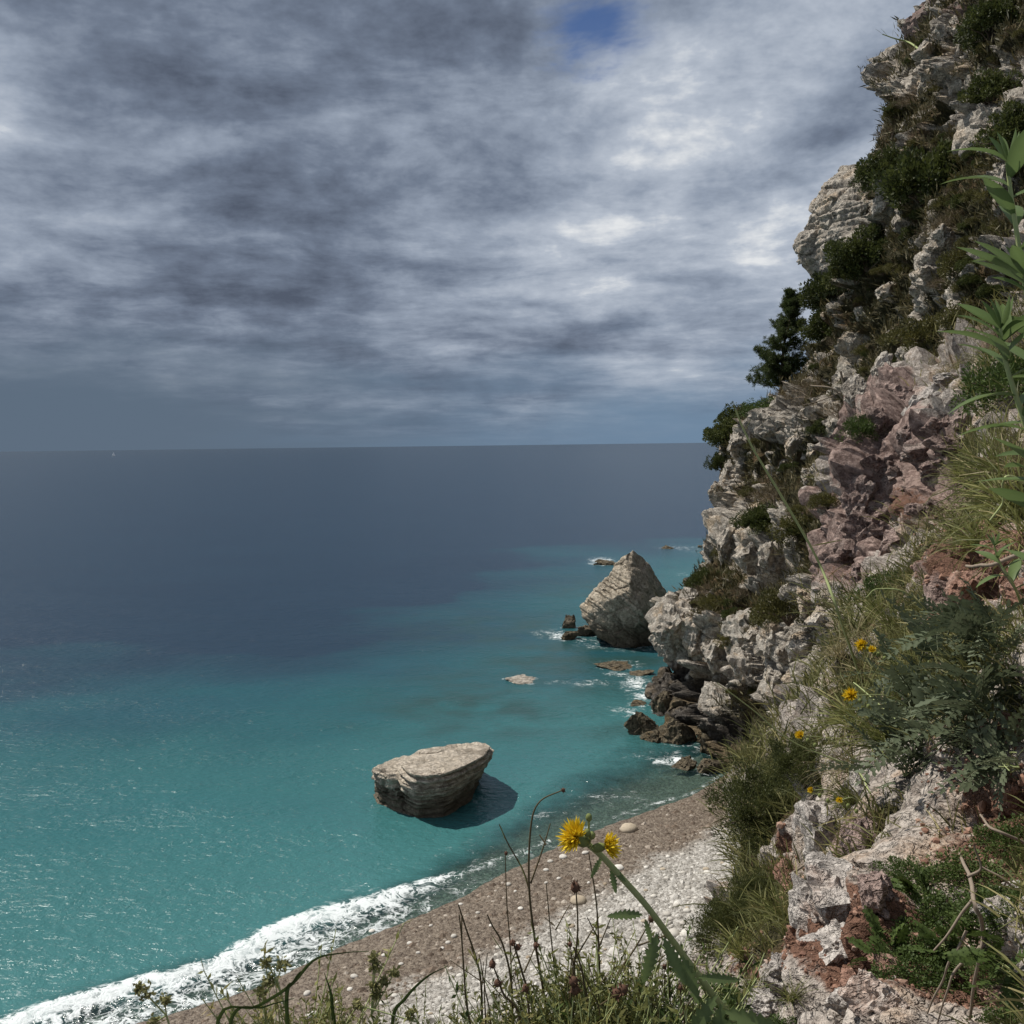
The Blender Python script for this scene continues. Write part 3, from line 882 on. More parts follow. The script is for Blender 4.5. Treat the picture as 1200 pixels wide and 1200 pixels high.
# pale and red rocks at the viewpoint
for i, (px, py, w, h, m) in enumerate([
    (1012, 918, 58, 66, 'rock_near'), (962, 972, 50, 92, 'rock_near'), (1010, 995, 56, 100, 'rock_pink'), (985, 1050, 84, 110, 'rock_near'), (952, 1062, 40, 80, 'rock_near'),
    (985, 1110, 70, 60, 'rock_near'), (1030, 1168, 56, 66, 'rock_near'), (985, 1180, 40, 40, 'rock_near'), (1000, 1145, 50, 36, 'rock_red'), (1040, 1130, 40, 30, 'rock_red'), (1020, 1050, 40, 70, 'rock_pink'),
    (905, 1150, 40, 40, 'rock_near'), (895, 1175, 44, 34, 'rock_near'), (912, 1135, 30, 36, 'rock_near'), (1180, 1070, 50, 40, 'rock_near'), (1195, 1045, 44, 30, 'rock_near'),
    (1128, 690, 62, 54, 'rock_red'), (1185, 650, 44, 66, 'rock_red'), (1195, 700, 50, 50, 'rock_red'), (1105, 725, 44, 30, 'rock_red'), (1160, 615, 30, 26, 'rock_red'), (1085, 735, 30, 24, 'rock_near'),
    (1190, 850, 30, 40, 'rock_red'), (1140, 905, 36, 40, 'rock_red'), (1185, 930, 36, 46, 'rock_red'), (925, 1030, 22, 60, 'rock_red'), (1170, 1170, 50, 30, 'rock_red')]):
    put_rock(px, py, w, h, m, hillside, i + 3, sink=0.25, tilt=0.35)
# broken blocks standing out of the cliff
CL = [(790, 735, 44, 56, 'rock_grey'), (815, 742, 40, 50, 'rock_grey'), (833, 765, 36, 46, 'rock_grey'), (790, 770, 34, 50, 'rock_grey'), (865, 745, 36, 60, 'rock_grey'), (880, 790, 40, 60, 'rock_grey'),
      (905, 740, 40, 50, 'rock_grey'), (915, 790, 50, 50, 'rock_grey'), (850, 820, 40, 60, 'rock_grey'), (940, 760, 40, 40, 'rock_grey'), (852, 632, 36, 56, 'outcrop'), (878, 655, 44, 40, 'outcrop'), (905, 650, 30, 50, 'outcrop'),
      (842, 582, 30, 26, 'outcrop'), (858, 560, 34, 40, 'outcrop'), (862, 520, 20, 24, 'outcrop'), (895, 503, 34, 36, 'outcrop'), (935, 495, 18, 22, 'rock_grey'), (930, 520, 22, 30, 'rock_grey'), (955, 530, 30, 26, 'rock_grey'),
      (975, 500, 26, 44, 'rock_grey'), (958, 510, 18, 22, 'rock_grey'), (948, 555, 26, 26, 'rock_grey'), (920, 545, 22, 24, 'rock_grey'), (1000, 460, 22, 40, 'rock_grey'), (1030, 430, 20, 40, 'rock_grey'), (1000, 410, 16, 20, 'rock_grey'),
      (950, 430, 22, 18, 'rock_grey'), (1090, 105, 32, 60, 'outcrop'), (1125, 110, 46, 70, 'outcrop'), (1160, 140, 50, 60, 'outcrop'), (1085, 60, 22, 24, 'rock_grey'), (1030, 115, 30, 24, 'outcrop'), (1020, 165, 30, 36, 'outcrop'),
      (1087, 315, 30, 22, 'outcrop'), (1060, 320, 22, 20, 'rock_grey'), (1040, 345, 30, 26, 'rock_grey'), (1015, 365, 30, 24, 'rock_grey'), (1035, 240, 20, 30, 'rock_grey'), (1005, 240, 34, 20, 'outcrop'), (1110, 280, 26, 20, 'rock_grey'),
      (1140, 330, 30, 26, 'rock_grey'), (1170, 210, 40, 50, 'rock_grey'), (890, 560, 18, 26, 'rock_grey'), (965, 600, 22, 18, 'rock_grey'), (930, 610, 22, 18, 'rock_grey'), (945, 700, 26, 40, 'rock_grey'), (960, 720, 24, 30, 'rock_grey'),
      (810, 700, 22, 26, 'rock_grey'), (835, 700, 20, 22, 'rock_grey'), (828, 665, 22, 30, 'rock_grey'), (1040, 20, 18, 20, 'rock_pink'), (1075, 30, 26, 40, 'rock_pink'), (1110, 40, 26, 30, 'rock_grey'), (1060, 150, 18, 16, 'rock_grey')]
for i, (px, py, w, h, m) in enumerate(CL):
    put_rock(px, py, w, h, m, cliff, i + 1, sink=0.45)
for i in range(70):
    px = rng.uniform(800, 1195); py = rng.uniform(20, 860)
    h = ray(px, py)
    if h is None or h[0].y < 33 or h[0].z < 2: continue
    s = np.exp(rng.uniform(math.log(7), math.log(26)))
    put_rock(px, py, s * rng.uniform(.7, 1.4), s * rng.uniform(.7, 1.3), 'rock_grey', cliff, int(rng.randint(99)), sink=0.3)


# ---- rocks standing in the sea
def hull_rock(name, pts, mat, cuts, amp, label, cat, strata=0.0, wl=1.0, ridge=0.0, sdir=(0, 0, 1), group=None, parent=None):
    pts = np.array(pts, float)
    c = pts.mean(0); c[2] = pts[:, 2].min()
    bm = bmesh.new()
    vs = [bm.verts.new(tuple(p - c)) for p in pts]
    bmesh.ops.convex_hull(bm, input=vs)
    loose = [v for v in bm.verts if not v.link_faces]
    bmesh.ops.delete(bm, geom=loose, context='VERTS')
    for _ in range(cuts):
        L = np.median([e.calc_length() for e in bm.edges])
        long = [e for e in bm.edges if e.calc_length() > L * 0.55]
        bmesh.ops.subdivide_edges(bm, edges=long, cuts=1, use_grid_fill=True)
        bmesh.ops.triangulate(bm, faces=bm.faces[:])
    for _ in range(2):
        bmesh.ops.smooth_vert(bm, verts=bm.verts, factor=0.35, use_axis_x=True, use_axis_y=True, use_axis_z=True)
    bm.normal_update()
    bm.verts.ensure_lookup_table()
    V = np.array([v.co[:] for v in bm.verts]); N = np.array([v.normal[:] for v in bm.verts])
    F = np.array([[v.index for v in f.verts] for f in bm.faces])
    bm.free()
    W = V + c
    f1, f2, ids, vec = voronoi(W / wl * np.array([1, 1, 1.3]), 3.0)
    gap = np.clip(1 - (f2 - f1) / 0.2, 0, 1) ** 2
    d = amp * ((_RND[ids, 3] - 0.5) + ((_RND[ids, :3] - 0.5) * vec).sum(1) * 1.2 - gap * 0.5) + amp * 0.7 * fbm(W / wl * 1.7, 5, 2.0, 0.6)
    if strata:
        hz = W @ np.array(sdir)
        lz = hz / strata + 0.6 * np.sin(hz * 0.71 / strata + 1.0) + 0.35 * np.sin(hz * 5.1 + 2.0) + 0.28 * fbm(W * 0.6, 3, 6.0)
        st = _RND[np.floor(lz).astype(int) % 1024, 1] - 0.5
        f = lz - np.floor(lz)
        g = np.exp(-(np.minimum(f, 1 - f) / 0.18) ** 2)
        side = np.clip(1 - np.abs(N @ np.array(sdir)), 0, 1)
        brk = 0.45 + 0.55 * sstep(fbm(W * 0.9, 3, 16.0), -0.25, 0.2)
        d = d * 0.6 + side * (st * 0.55 - g * 0.42 * brk) * ridge
    V = V + N * d[:, None]
    o = obj(name, mesh_np(name, V, F, True, None, 26), mat, parent, label=label, cat=cat, group=group, loc=c)
    return o


# flat-topped layered rock off the beach
flat = obj('flat_rock', None, label='flat-topped layered brown rock standing alone in turquoise shallows off the beach', cat='rock', loc=onplane(505, 930, 0))
main = [(470, 897), (477, 886), (495, 879), (520, 874), (548, 870), (568, 870), (574, 875), (566, 886), (545, 897), (522, 906), (500, 909), (486, 908), (476, 903)]
P_ = [onplane(px, py, 2.65) for px, py in main] + [onplane(px, py, 2.1) for px, py in [(576, 882), (471, 902)]]
P_ += [onplane(px, py, -0.6) for px, py in [(470, 962), (487, 970), (520, 967), (543, 951), (556, 932), (556, 905), (520, 892), (478, 905)]]
a_ = hull_rock('upper_block', P_, M['strata_rock'], 6, 0.15, None, None, strata=0.24, wl=1.5, ridge=0.80, parent=flat)
P_ = [onplane(px, py, 2.15) for px, py in [(440, 899), (452, 892), (474, 886), (490, 890), (492, 900), (478, 905), (455, 908)]]
P_ += [onplane(px, py, 1.2) for px, py in [(436, 916), (444, 920)]] + [onplane(px, py, -0.6) for px, py in [(438, 938), (448, 952), (475, 964), (495, 960), (495, 915), (455, 912)]]
b_ = hull_rock('lower_ledge', P_, M['strata_rock'], 5, 0.24, None, None, strata=0.24, wl=1.2, ridge=0.75, parent=flat)
for q in (a_, b_):
    q.location -= flat.location
cfl = onplane(505, 930)
ROCK_FEET.append((cfl[0], cfl[1], 3.7, 0.30))
# tall pointed boulder beside the headland
bp = [(742, 643, 101), (733, 650, 100), (757, 656, 102), (679, 711, 100), (688, 700, 103), (700, 688, 104), (776, 684, 103), (788, 706, 104), (785, 730, 103), (770, 764, 99), (735, 768, 98), (702, 748, 98.5), (683, 724, 99.5),
      (738, 690, 96.5), (720, 700, 96.8), (752, 715, 96.2), (760, 700, 108), (715, 700, 107.5), (700, 740, 108), (775, 750, 108)]
hull_rock('sea_boulder', [unproj(*q) for q in bp], M['boulder'], 6, 0.27, 'tall pointed pale boulder standing in the water off the foot of the headland', 'rock', wl=2.4, strata=0.7, ridge=0.45, sdir=(0.62, 0.1, 0.78))
cb = unproj(733, 752, 101)
ROCK_FEET.append((cb[0], cb[1], 5.5, 0.42))
# small rocks round them
SR = [('dark pointed rock with its foot in foam beside the tall pointed boulder', 667, 727, 20, 24, 'boulder'), ('squat brown rock below the dark pointed rock beside the tall boulder', 666, 742, 20, 18, 'wet_rock'),
      ('tilted slab leaning on the foot of the tall pointed boulder', 688, 738, 26, 18, 'boulder'), ('low reef rock awash in foam behind the tall boulder', 712, 658, 26, 10, 'wet_rock'),
      ('small dark reef rock next to the awash reef behind the boulder', 704, 656, 12, 8, 'wet_rock'), ('far reef rock breaking the foam line beyond the boulder', 785, 641, 18, 5, 'wet_rock'),
      ('single small dark rock in the far foam line by the cliff', 820, 640, 8, 4, 'wet_rock'), ('flat pale rock just under the surface in the turquoise water', 610, 794, 40, 6, 'rock_grey'),
      ('long flat brown reef slab in the channel before the tall boulder', 728, 777, 52, 9, 'wet_rock'), ('low brown reef slab in the white foam by the cliff foot', 745, 788, 36, 8, 'wet_rock'),
      ('ochre rock washed by foam at the cliff foot', 748, 823, 26, 10, 'wet_rock'), ('broad ochre ledge rock at the foot of the headland', 757, 846, 34, 34, 'wet_rock'),
      ('ochre foot rock under the dark headland boulders', 768, 860, 30, 18, 'wet_rock'), ('big rounded brown boulder under the dark overhang of the headland', 794, 852, 46, 46, 'wet_rock'),
      ('dark wet block wedged beneath the headland overhang', 800, 825, 52, 34, 'wet_rock'), ('dark steep slab beside the overhang at the waterline', 775, 820, 26, 44, 'wet_rock'),
      ('low brown rock at the end of the beach by the cliff', 805, 892, 30, 16, 'wet_rock'), ('brown rock where the beach meets the headland', 830, 893, 34, 26, 'wet_rock'), ('dark fluted block at the beach end of the headland', 838, 862, 44, 50, 'wet_rock')]
for i, (lab, px, py, w, h, m) in enumerate(SR):
    p = onplane(px, py + h * 0.35)
    s = p[1] / FOC * 0.5
    z = 0.25 * h * s if h > 12 else -0.05
    mesh = (PR[m] if m in PR else None)
    me = mesh[(i * 3) % 8] if mesh else proto_with(M[m], i)
    o = obj('shore_rock', me, None, loc=(p[0], p[1], z), scale=(w * s * 1.1, w * s * 0.9, max(h, 6) * s * 1.25), rot=(0.1, 0.15 * (i % 3 - 1), i * 1.7 % 0.8), label=lab, cat='rock', group='rocks along the waterline')
    ROCK_FEET.append((p[0], p[1], w * s * 1.2, 0.42))

# outcrop jutting from the cliff against the sky
np_ = [(985, 191, 80), (1016, 195, 80), (1018, 196, 74), (965, 214, 77), (946, 255, 76), (932, 290, 77), (936, 310, 77.5), (953, 326, 78), (975, 318, 74), (1008, 290, 72), (1018, 240, 71), (975, 230, 73.5), (965, 285, 74), (990, 290, 86), (1000, 215, 87), (950, 280, 83)]
hull_rock('outcrop', [unproj(*q) for q in np_], M['outcrop'], 5, 0.75, None, None, strata=0.8, wl=2.1, ridge=0.45, sdir=(0.25, 0.2, 0.95), parent=cliff)
lp = [(832, 583, 98), (840, 572, 99), (862, 570, 98), (870, 590, 97), (858, 604, 98), (842, 592, 97), (850, 580, 95.5), (860, 590, 103), (848, 575, 103)]
hull_rock('outcrop', [unproj(*q) for q in lp], M['outcrop'], 4, 0.22, None, None, strata=0.35, wl=1.2, ridge=0.5, sdir=(0.1, 0.2, 0.97), parent=cliff)
tp = [(772, 712, 79), (800, 704, 80), (832, 712, 79), (836, 745, 76), (805, 775, 75), (770, 770, 77), (768, 745, 77), (790, 730, 74.5), (815, 735, 74.5), (800, 720, 88), (780, 760, 86)]
hull_rock('outcrop', [unproj(*q) for q in tp], M['rock_grey'], 5, 0.40, None, None, wl=1.6, parent=cliff)

hp = [(764, 790, 78), (800, 780, 80), (850, 790, 78), (862, 850, 70), (850, 890, 66), (812, 898, 65.5), (778, 872, 70), (764, 850, 73), (790, 820, 73), (830, 830, 72), (860, 880, 80), (790, 870, 84), (800, 800, 88)]
hull_rock('outcrop', [unproj(*q) for q in hp], M['dark_rock'], 5, 0.75, None, None, wl=1.9, parent=cliff)

# ---- stones on the beach
SH = ico(1)
def pebble_mesh(seed):
    rs = np.random.RandomState(seed)
    V, F = ICO[2]
    r = 1 + 0.16 * fbm(V * 1.1 + seed, 2, 3.0)
    return mesh_np('beach_stone', V * r[:, None], F, True)


def stone_mat(name, a, b):
    def f(t, p, o):
        P = objpos(t)
        n = t.noise(P, 6.0, 4, 0.6)
        rn = t.n('ShaderNodeObjectInfo').outputs['Random']
        c = t.mix(rn, a, b)
        c = t.mix(t.smooth(n, 0.4, 0.7, 0.0, 0.35), c, [x * 0.6 for x in a])
        t.set(p, 'Base Color', c); t.set(p, 'Roughness', 0.9); t.set(p, 'Specular IOR Level', 0.2)
    return principled(name, f)


M['stone_white'] = stone_mat('white_stone', (0.46, 0.43, 0.38), (0.68, 0.65, 0.59))
M['stone_tan'] = stone_mat('tan_stone', (0.30, 0.24, 0.17), (0.50, 0.43, 0.33))
PEB = {m: [] for m in ('stone_white', 'stone_tan')}
for m in PEB:
    for k in range(4):
        me = pebble_mesh(k); me.materials.append(M[m]); PEB[m].append(me)


def beach_z(x, y):
    return float(beach_h(np.array([[x, y]]))[0])


def put_stone(px, py, size_px, m, label, group, k):
    p = onplane(px, py, 0.0)
    for _ in range(3):
        p = onplane(px, py, beach_z(p[0], p[1]))
    s = size_px / FOC * np.linalg.norm(p - np.array([0, 0, CAM_H])) * 0.5
    rs = np.random.RandomState(int(px * 13 + py))
    return obj('beach_stone', PEB[m][k % 4], None, loc=(p[0], p[1], p[2] + s * 0.15), scale=(s * rs.uniform(.9, 1.15), s * rs.uniform(.8, 1.1), s * rs.uniform(.5, .65)), rot=(0, 0, rs.uniform(0, 6)), label=label, cat='stone', group=group)


put_stone(737, 973, 20, 'stone_tan', 'brown rounded stone at the edge of the surf, alone on wet shingle', 'stones on the beach', 1)
put_stone(725, 1018, 12, 'stone_white', 'bright white oblong stone on the brown wet shingle', 'stones on the beach', 0)
put_stone(678, 1057, 17, 'stone_tan', 'large pale tan stone where white pebbles meet brown shingle', 'stones on the beach', 2)
for i, (px, py, s) in enumerate([(790, 1095, 15), (806, 1096, 16), (806, 1088, 10), (782, 1072, 9), (798, 1116, 14), (797, 1127, 10), (782, 1145, 12), (805, 1068, 8), (792, 1062, 7), (770, 1085, 8), (808, 1140, 13), (786, 1120, 9)]):
    put_stone(px, py, s, 'stone_white', 'pale boulder stone among white pebbles at the foot of the slope', 'pale stones below the slope', i)
for i, (px, py, s) in enumerate([(660, 1005, 9), (645, 1010, 7), (640, 1020, 6), (686, 1000, 8), (620, 1000, 8), (596, 1037, 7), (604, 1045, 5), (655, 1030, 6), (640, 1035, 5), (532, 1098, 8), (525, 1105, 6), (518, 1112, 6), (480, 1106, 7), (490, 1117, 5),
                                 (436, 1092, 8), (415, 1145, 9), (410, 1160, 7), (450, 1120, 6), (470, 1130, 5), (560, 1070, 5), (575, 1085, 5), (610, 1065, 6), (690, 1035, 5), (700, 1050, 6), (360, 1165, 9), (365, 1190, 12), (330, 1175, 7), (395, 1175, 6), (505, 1085, 5), (540, 1060, 5)]):
    put_stone(px, py, s, 'stone_white', 'small white stone scattered on the brown wet shingle', 'small white stones on wet shingle', i)
k = 0
for i in range(400):
    px = rng.uniform(440, 860); py = rng.uniform(925, 1198)
    p = onplane(px, py, 0.6)
    s = -float(shore_d(np.array([p[:2]]))[0])
    if s < 5.0 or k >= 200: continue
    k += 1
    put_stone(px, py, rng.uniform(4.0, 7.5), 'stone_white' if rng.rand() < .8 else 'stone_tan', 'pebble of the white shingle on the upper beach', 'larger pebbles of the white shingle', i)


def shingle():
    n = 26000
    P2 = np.c_[rng.uniform(-16, 16, n), rng.uniform(29, 66, n)]
    s = -shore_d(P2)
    ok = (s > 0.3) & ((s > 4.2) | (rng.rand(n) < 0.22))
    P2 = P2[ok]; s = s[ok]
    z = beach_h(P2)
    n = len(P2)
    B = np.array([[1, 0, 0], [0.3, 0.95, 0], [-0.8, 0.6, 0], [-0.8, -0.6, 0], [0.3, -0.95, 0], [0, 0, 0.75], [0.35, 0.2, 0.7]])
    Fb = np.array([[0, 1, 6], [1, 2, 5], [2, 3, 5], [3, 4, 5], [4, 0, 6], [6, 1, 5], [6, 5, 4]])
    r = np.exp(rng.normal(math.log(0.085), 0.38, n))
    a = rng.uniform(0, 6.28, n)
    ca, sa = np.cos(a), np.sin(a)
    X = B[None] * r[:, None, None] * np.stack([rng.uniform(.8, 1.3, n), rng.uniform(.7, 1.1, n), rng.uniform(.6, .95, n)], 1)[:, None]
    V = np.stack([X[..., 0] * ca[:, None] - X[..., 1] * sa[:, None], X[..., 0] * sa[:, None] + X[..., 1] * ca[:, None], X[..., 2]], -1)
    V += np.c_[P2, z - 0.012][:, None]
    F = (Fb[None] + (np.arange(n) * 7)[:, None, None]).reshape(-1, 3)
    tone = np.repeat(rng.rand(n), 7); dry = np.repeat(sstep(s, 4.4, 6.4), 7)
    def f(t, p, o):
        tn, dr = t.attr('tone'), t.attr('dry')
        dryc = t.ramp(tn, [(0.0, (0.20, 0.185, 0.16)), (0.5, (0.37, 0.35, 0.315)), (1.0, (0.60, 0.575, 0.53))])
        wetc = t.ramp(tn, [(0.0, (0.08, 0.058, 0.042)), (0.6, (0.18, 0.135, 0.10)), (1.0, (0.42, 0.37, 0.31))])
        t.set(p, 'Base Color', t.mix(dr, wetc, dryc)); t.set(p, 'Roughness', 0.85); t.set(p, 'Specular IOR Level', 0.25)
    obj('shingle', mesh_np('shingle', V.reshape(-1, 3), F, False, {'tone': tone, 'dry': dry}), principled('shingle_pebbles', f), kind='stuff', label='white and grey pebbles covering the cove beach', cat='pebbles')


shingle()
#%%STAGE4%%
# ------------------------------------------------------------------ plants
def leaf_mat(name, dark, light, dry=None, trans=0.25, rough=0.6):
    m = bpy.data.materials.new(name)
    m.use_nodes = True
    t = NT(m.node_tree)
    tn = t.attr('tone')
    rn = t.n('ShaderNodeObjectInfo').outputs['Random']
    f = t.math('ADD', t.math('MULTIPLY', tn, 0.8), t.math('MULTIPLY', rn, 0.25))
    st = [(0.0, dark), (0.75, light)]
    if dry: st.append((1.0, dry))
    c = t.ramp(f, st)
    b = t.n('ShaderNodeBsdfPrincipled', i={'Base Color': c, 'Roughness': rough, 'Specular IOR Level': 0.3})
    tr = t.n('ShaderNodeBsdfTranslucent', i={'Color': c})
    mx = t.n('ShaderNodeMixShader', i={0: trans})
    t.t.links.new(b.outputs[0], mx.inputs[1]); t.t.links.new(tr.outputs[0], mx.inputs[2])
    t.n('ShaderNodeOutputMaterial', i={'Surface': mx})
    return m


M['juniper'] = leaf_mat('juniper_leaf', (0.026, 0.036, 0.010), (0.085, 0.100, 0.028), (0.15, 0.15, 0.045), 0.3)
M['finebush'] = leaf_mat('fine_bush_leaf', (0.030, 0.040, 0.012), (0.095, 0.105, 0.032), (0.16, 0.15, 0.05), 0.3)
M['olive'] = leaf_mat('olive_scrub_leaf', (0.045, 0.046, 0.014), (0.13, 0.12, 0.035), (0.24, 0.19, 0.045))
M['green'] = leaf_mat('fresh_green_leaf', (0.025, 0.045, 0.010), (0.085, 0.125, 0.030), (0.13, 0.15, 0.04))
M['greygreen'] = leaf_mat('grey_green_leaf', (0.040, 0.055, 0.030), (0.125, 0.150, 0.085), (0.20, 0.21, 0.13))
M['dryscrub'] = leaf_mat('dry_scrub', (0.065, 0.050, 0.030), (0.19, 0.145, 0.085), (0.30, 0.24, 0.15), trans=0.1)
M['grass'] = leaf_mat('wild_grass', (0.075, 0.090, 0.025), (0.23, 0.235, 0.075), (0.42, 0.35, 0.16), 0.35)
M['strawgrass'] = leaf_mat('dry_grass', (0.12, 0.10, 0.045), (0.27, 0.225, 0.115), (0.42, 0.34, 0.19))
M['pine'] = leaf_mat('pine_needle', (0.026, 0.040, 0.014), (0.080, 0.105, 0.034), (0.13, 0.15, 0.045), 0.3)
M['lance'] = leaf_mat('broad_green_leaf', (0.045, 0.075, 0.020), (0.14, 0.20, 0.07), None, 0.4, 0.45)
M['thistle'] = leaf_mat('thistle_leaf', (0.05, 0.085, 0.025), (0.15, 0.20, 0.075), None, 0.4, 0.5)


def wood_mat(name, a, b):
    def f(t, p, o):
        P = t.n('ShaderNodeTexCoord').outputs['Object']
        n = t.noise(t.vmath('MULTIPLY', P, (30, 30, 8)), 3.0, 4, 0.6)
        t.set(p, 'Base Color', t.mix(n, a, b)); t.set(p, 'Roughness', 0.9); t.set(p, 'Specular IOR Level', 0.15)
    return principled(name, f)


M['bark'] = wood_mat('bark', (0.06, 0.045, 0.032), (0.15, 0.115, 0.085))
M['deadwood'] = wood_mat('bleached_wood', (0.15, 0.115, 0.085), (0.34, 0.28, 0.22))
M['drystem'] = wood_mat('dry_stem', (0.055, 0.045, 0.022), (0.13, 0.10, 0.055))
M['greenstem'] = wood_mat('green_stem', (0.24, 0.29, 0.12), (0.38, 0.41, 0.20))
M['yellow'] = leaf_mat('yellow_petal', (0.55, 0.36, 0.01), (0.80, 0.60, 0.03), None, 0.2)
M['seedhead'] = wood_mat('brown_seed_head', (0.06, 0.032, 0.022), (0.16, 0.09, 0.06))
M['weedpale'] = leaf_mat('pale_weed', (0.075, 0.080, 0.025), (0.21, 0.20, 0.065), (0.36, 0.30, 0.12), 0.3)
M['seedgreen'] = leaf_mat('pale_seed_cluster', (0.10, 0.105, 0.035), (0.24, 0.23, 0.09), (0.36, 0.32, 0.15))
M['bud'] = wood_mat('green_bud', (0.10, 0.13, 0.04), (0.22, 0.24, 0.09))


class MB:
    def __init__(s):
        s.V, s.F, s.T, s.n = [], [], [], 0

    def add(s, V, F, tone=0.5):
        V = np.asarray(V, float); F = np.asarray(F, int)
        s.V.append(V); s.F.append(F + s.n); s.n += len(V)
        s.T.append(np.broadcast_to(np.asarray(tone, float), (len(V),)))

    def mesh(s, name, smooth=True):
        return mesh_np(name, np.concatenate(s.V), np.concatenate(s.F), smooth, {'tone': np.concatenate(s.T)})

    def tube(s, pts, r0, r1, sides=5, tone=0.5):
        pts = np.asarray(pts, float); n = len(pts)
        tg = np.gradient(pts, axis=0); tg /= np.linalg.norm(tg, axis=1)[:, None] + 1e-9
        ref = np.array([0, 0, 1.0]) if abs(tg[0, 2]) < 0.9 else np.array([1.0, 0, 0])
        a = np.cross(tg, ref); a /= np.linalg.norm(a, axis=1)[:, None] + 1e-9
        b = np.cross(tg, a)
        rr = np.linspace(r0, r1, n)
        th = np.arange(sides) * 2 * math.pi / sides
        V = (pts[:, None] + (a[:, None] * np.cos(th)[None, :, None] + b[:, None] * np.sin(th)[None, :, None]) * rr[:, None, None]).reshape(-1, 3)
        F = []
        for i in range(n - 1):
            for j in range(sides):
                p, q = i * sides + j, i * sides + (j + 1) % sides
                F += [[p, q, q + sides], [p, q + sides, p + sides]]
        s.add(V, F, tone)

    def leaves(s, C, D, L, W, rs, tone, bend=0.0):
        """many small pointed leaves: base C, direction D, length L, width W (arrays)"""
        n = len(C)
        D = D / (np.linalg.norm(D, axis=1)[:, None] + 1e-9)
        X = np.cross(D, rs.normal(size=(n, 3))); X /= np.linalg.norm(X, axis=1)[:, None] + 1e-9
        L = np.broadcast_to(L, (n,))[:, None]; W = np.broadcast_to(W, (n,))[:, None]
        V = np.stack([C, C + D * L * 0.45 + X * W * 0.5, C + D * L, C + D * L * 0.45 - X * W * 0.5], 1).reshape(-1, 3)
        k = np.arange(n)[:, None] * 4
        F = np.concatenate([k + np.array([[0, 1, 2]]), k + np.array([[0, 2, 3]])])
        s.add(V, F, np.repeat(np.broadcast_to(tone, (n,)), 4))

    def blades(s, C, D, L, W, rs, tone, droop=0.5):
        """curved grass blades, three segments tapering to a point"""
        n = len(C)
        D = D / (np.linalg.norm(D, axis=1)[:, None] + 1e-9)
        X = np.cross(D, rs.normal(size=(n, 3))); X /= np.linalg.norm(X, axis=1)[:, None] + 1e-9
        L = np.broadcast_to(L, (n,))[:, None]; W = np.broadcast_to(W, (n,))[:, None]
        H = D * np.array([1, 1, 0.0]); 
        pts = []
        for f in (0.0, 0.4, 0.75, 1.0):
            c = C + D * L * f + (H * 0.6 + np.array([0, 0, -1.0])) * (droop * L * f ** 2.2 * 0.5)
            pts.append((c, 1 - f * 0.85))
        V = np.stack([pts[0][0] - X * W * .5, pts[0][0] + X * W * .5, pts[1][0] - X * W * .42, pts[1][0] + X * W * .42, pts[2][0] - X * W * .28, pts[2][0] + X * W * .28, pts[3][0]], 1).reshape(-1, 3)
        k = np.arange(n)[:, None] * 7
        F = np.concatenate([k + np.array([f_]) for f_ in ([0, 1, 3], [0, 3, 2], [2, 3, 5], [2, 5, 4], [4, 5, 6])])
        s.add(V, F, np.repeat(np.broadcast_to(tone, (n,)), 7))


def unit(v):
    v = np.asarray(v, float)
    return v / (np.linalg.norm(v, axis=-1, keepdims=True) + 1e-9)


def shrub_meshes(seed, clumps, per, leaf, width, csize=0.30, flat=0.8, updir=0.5, hollow=0.55):
    """unit-radius shrub sitting on z=0: many leaves in uneven clumps, plus its stems"""
    rs = np.random.RandomState(seed)
    fo, stm = MB(), MB()
    dirs = unit(rs.normal(size=(clumps, 3)) + np.array([0, 0, 0.35]))
    dirs[:, 2] = np.abs(dirs[:, 2]) * 1.0 - 0.12
    rad = rs.uniform(hollow, 1.0, clumps) * (0.75 + 0.5 * _RND[(np.arange(clumps) * 31 + seed) % 1024, 0])
    cen = dirs * rad[:, None] * np.array([1, 1, flat]) + np.array([0, 0, 0.18])
    for c, dv in zip(cen, dirs):
        cs = csize * rs.uniform(0.6, 1.35)
        n = int(per * rs.uniform(0.6, 1.3))
        o = unit(rs.normal(size=(n, 3))) * (rs.uniform(0.25, 1.0, n) ** 0.6)[:, None] * cs
        tone = np.clip(rs.normal(0.45, 0.16) + rs.normal(0, 0.13, n), 0, 1)
        D = unit(o) * 0.8 + dv * 0.5 + np.array([0, 0, updir]) + rs.normal(size=(n, 3)) * 0.45
        fo.leaves(c + o, D, leaf * rs.uniform(0.6, 1.4, n), width * rs.uniform(0.7, 1.3, n), rs, tone)
    for c in cen[:: max(1, clumps // 14)]:
        mid = c * 0.5 + rs.normal(size=3) * 0.08
        stm.tube([[0, 0, -0.15], mid * np.array([.7, .7, .9]), c], 0.035, 0.010, 4)
    return fo.mesh('foliage', True), stm.mesh('stem', True)


SHRUB = {}
def shrub_kind(kind, mat, n, **kw):
    L = []
    for k in range(n):
        f, s = shrub_meshes(hash_seed(kind) + k, **kw)
        f.materials.append(M[mat]); s.materials.append(M['bark'] if kind != 'twiggy' else M['deadwood'])
        L.append((f, s))
    SHRUB[kind] = L


def hash_seed(k):
    return sum(ord(c) * (i + 3) for i, c in enumerate(k)) % 900


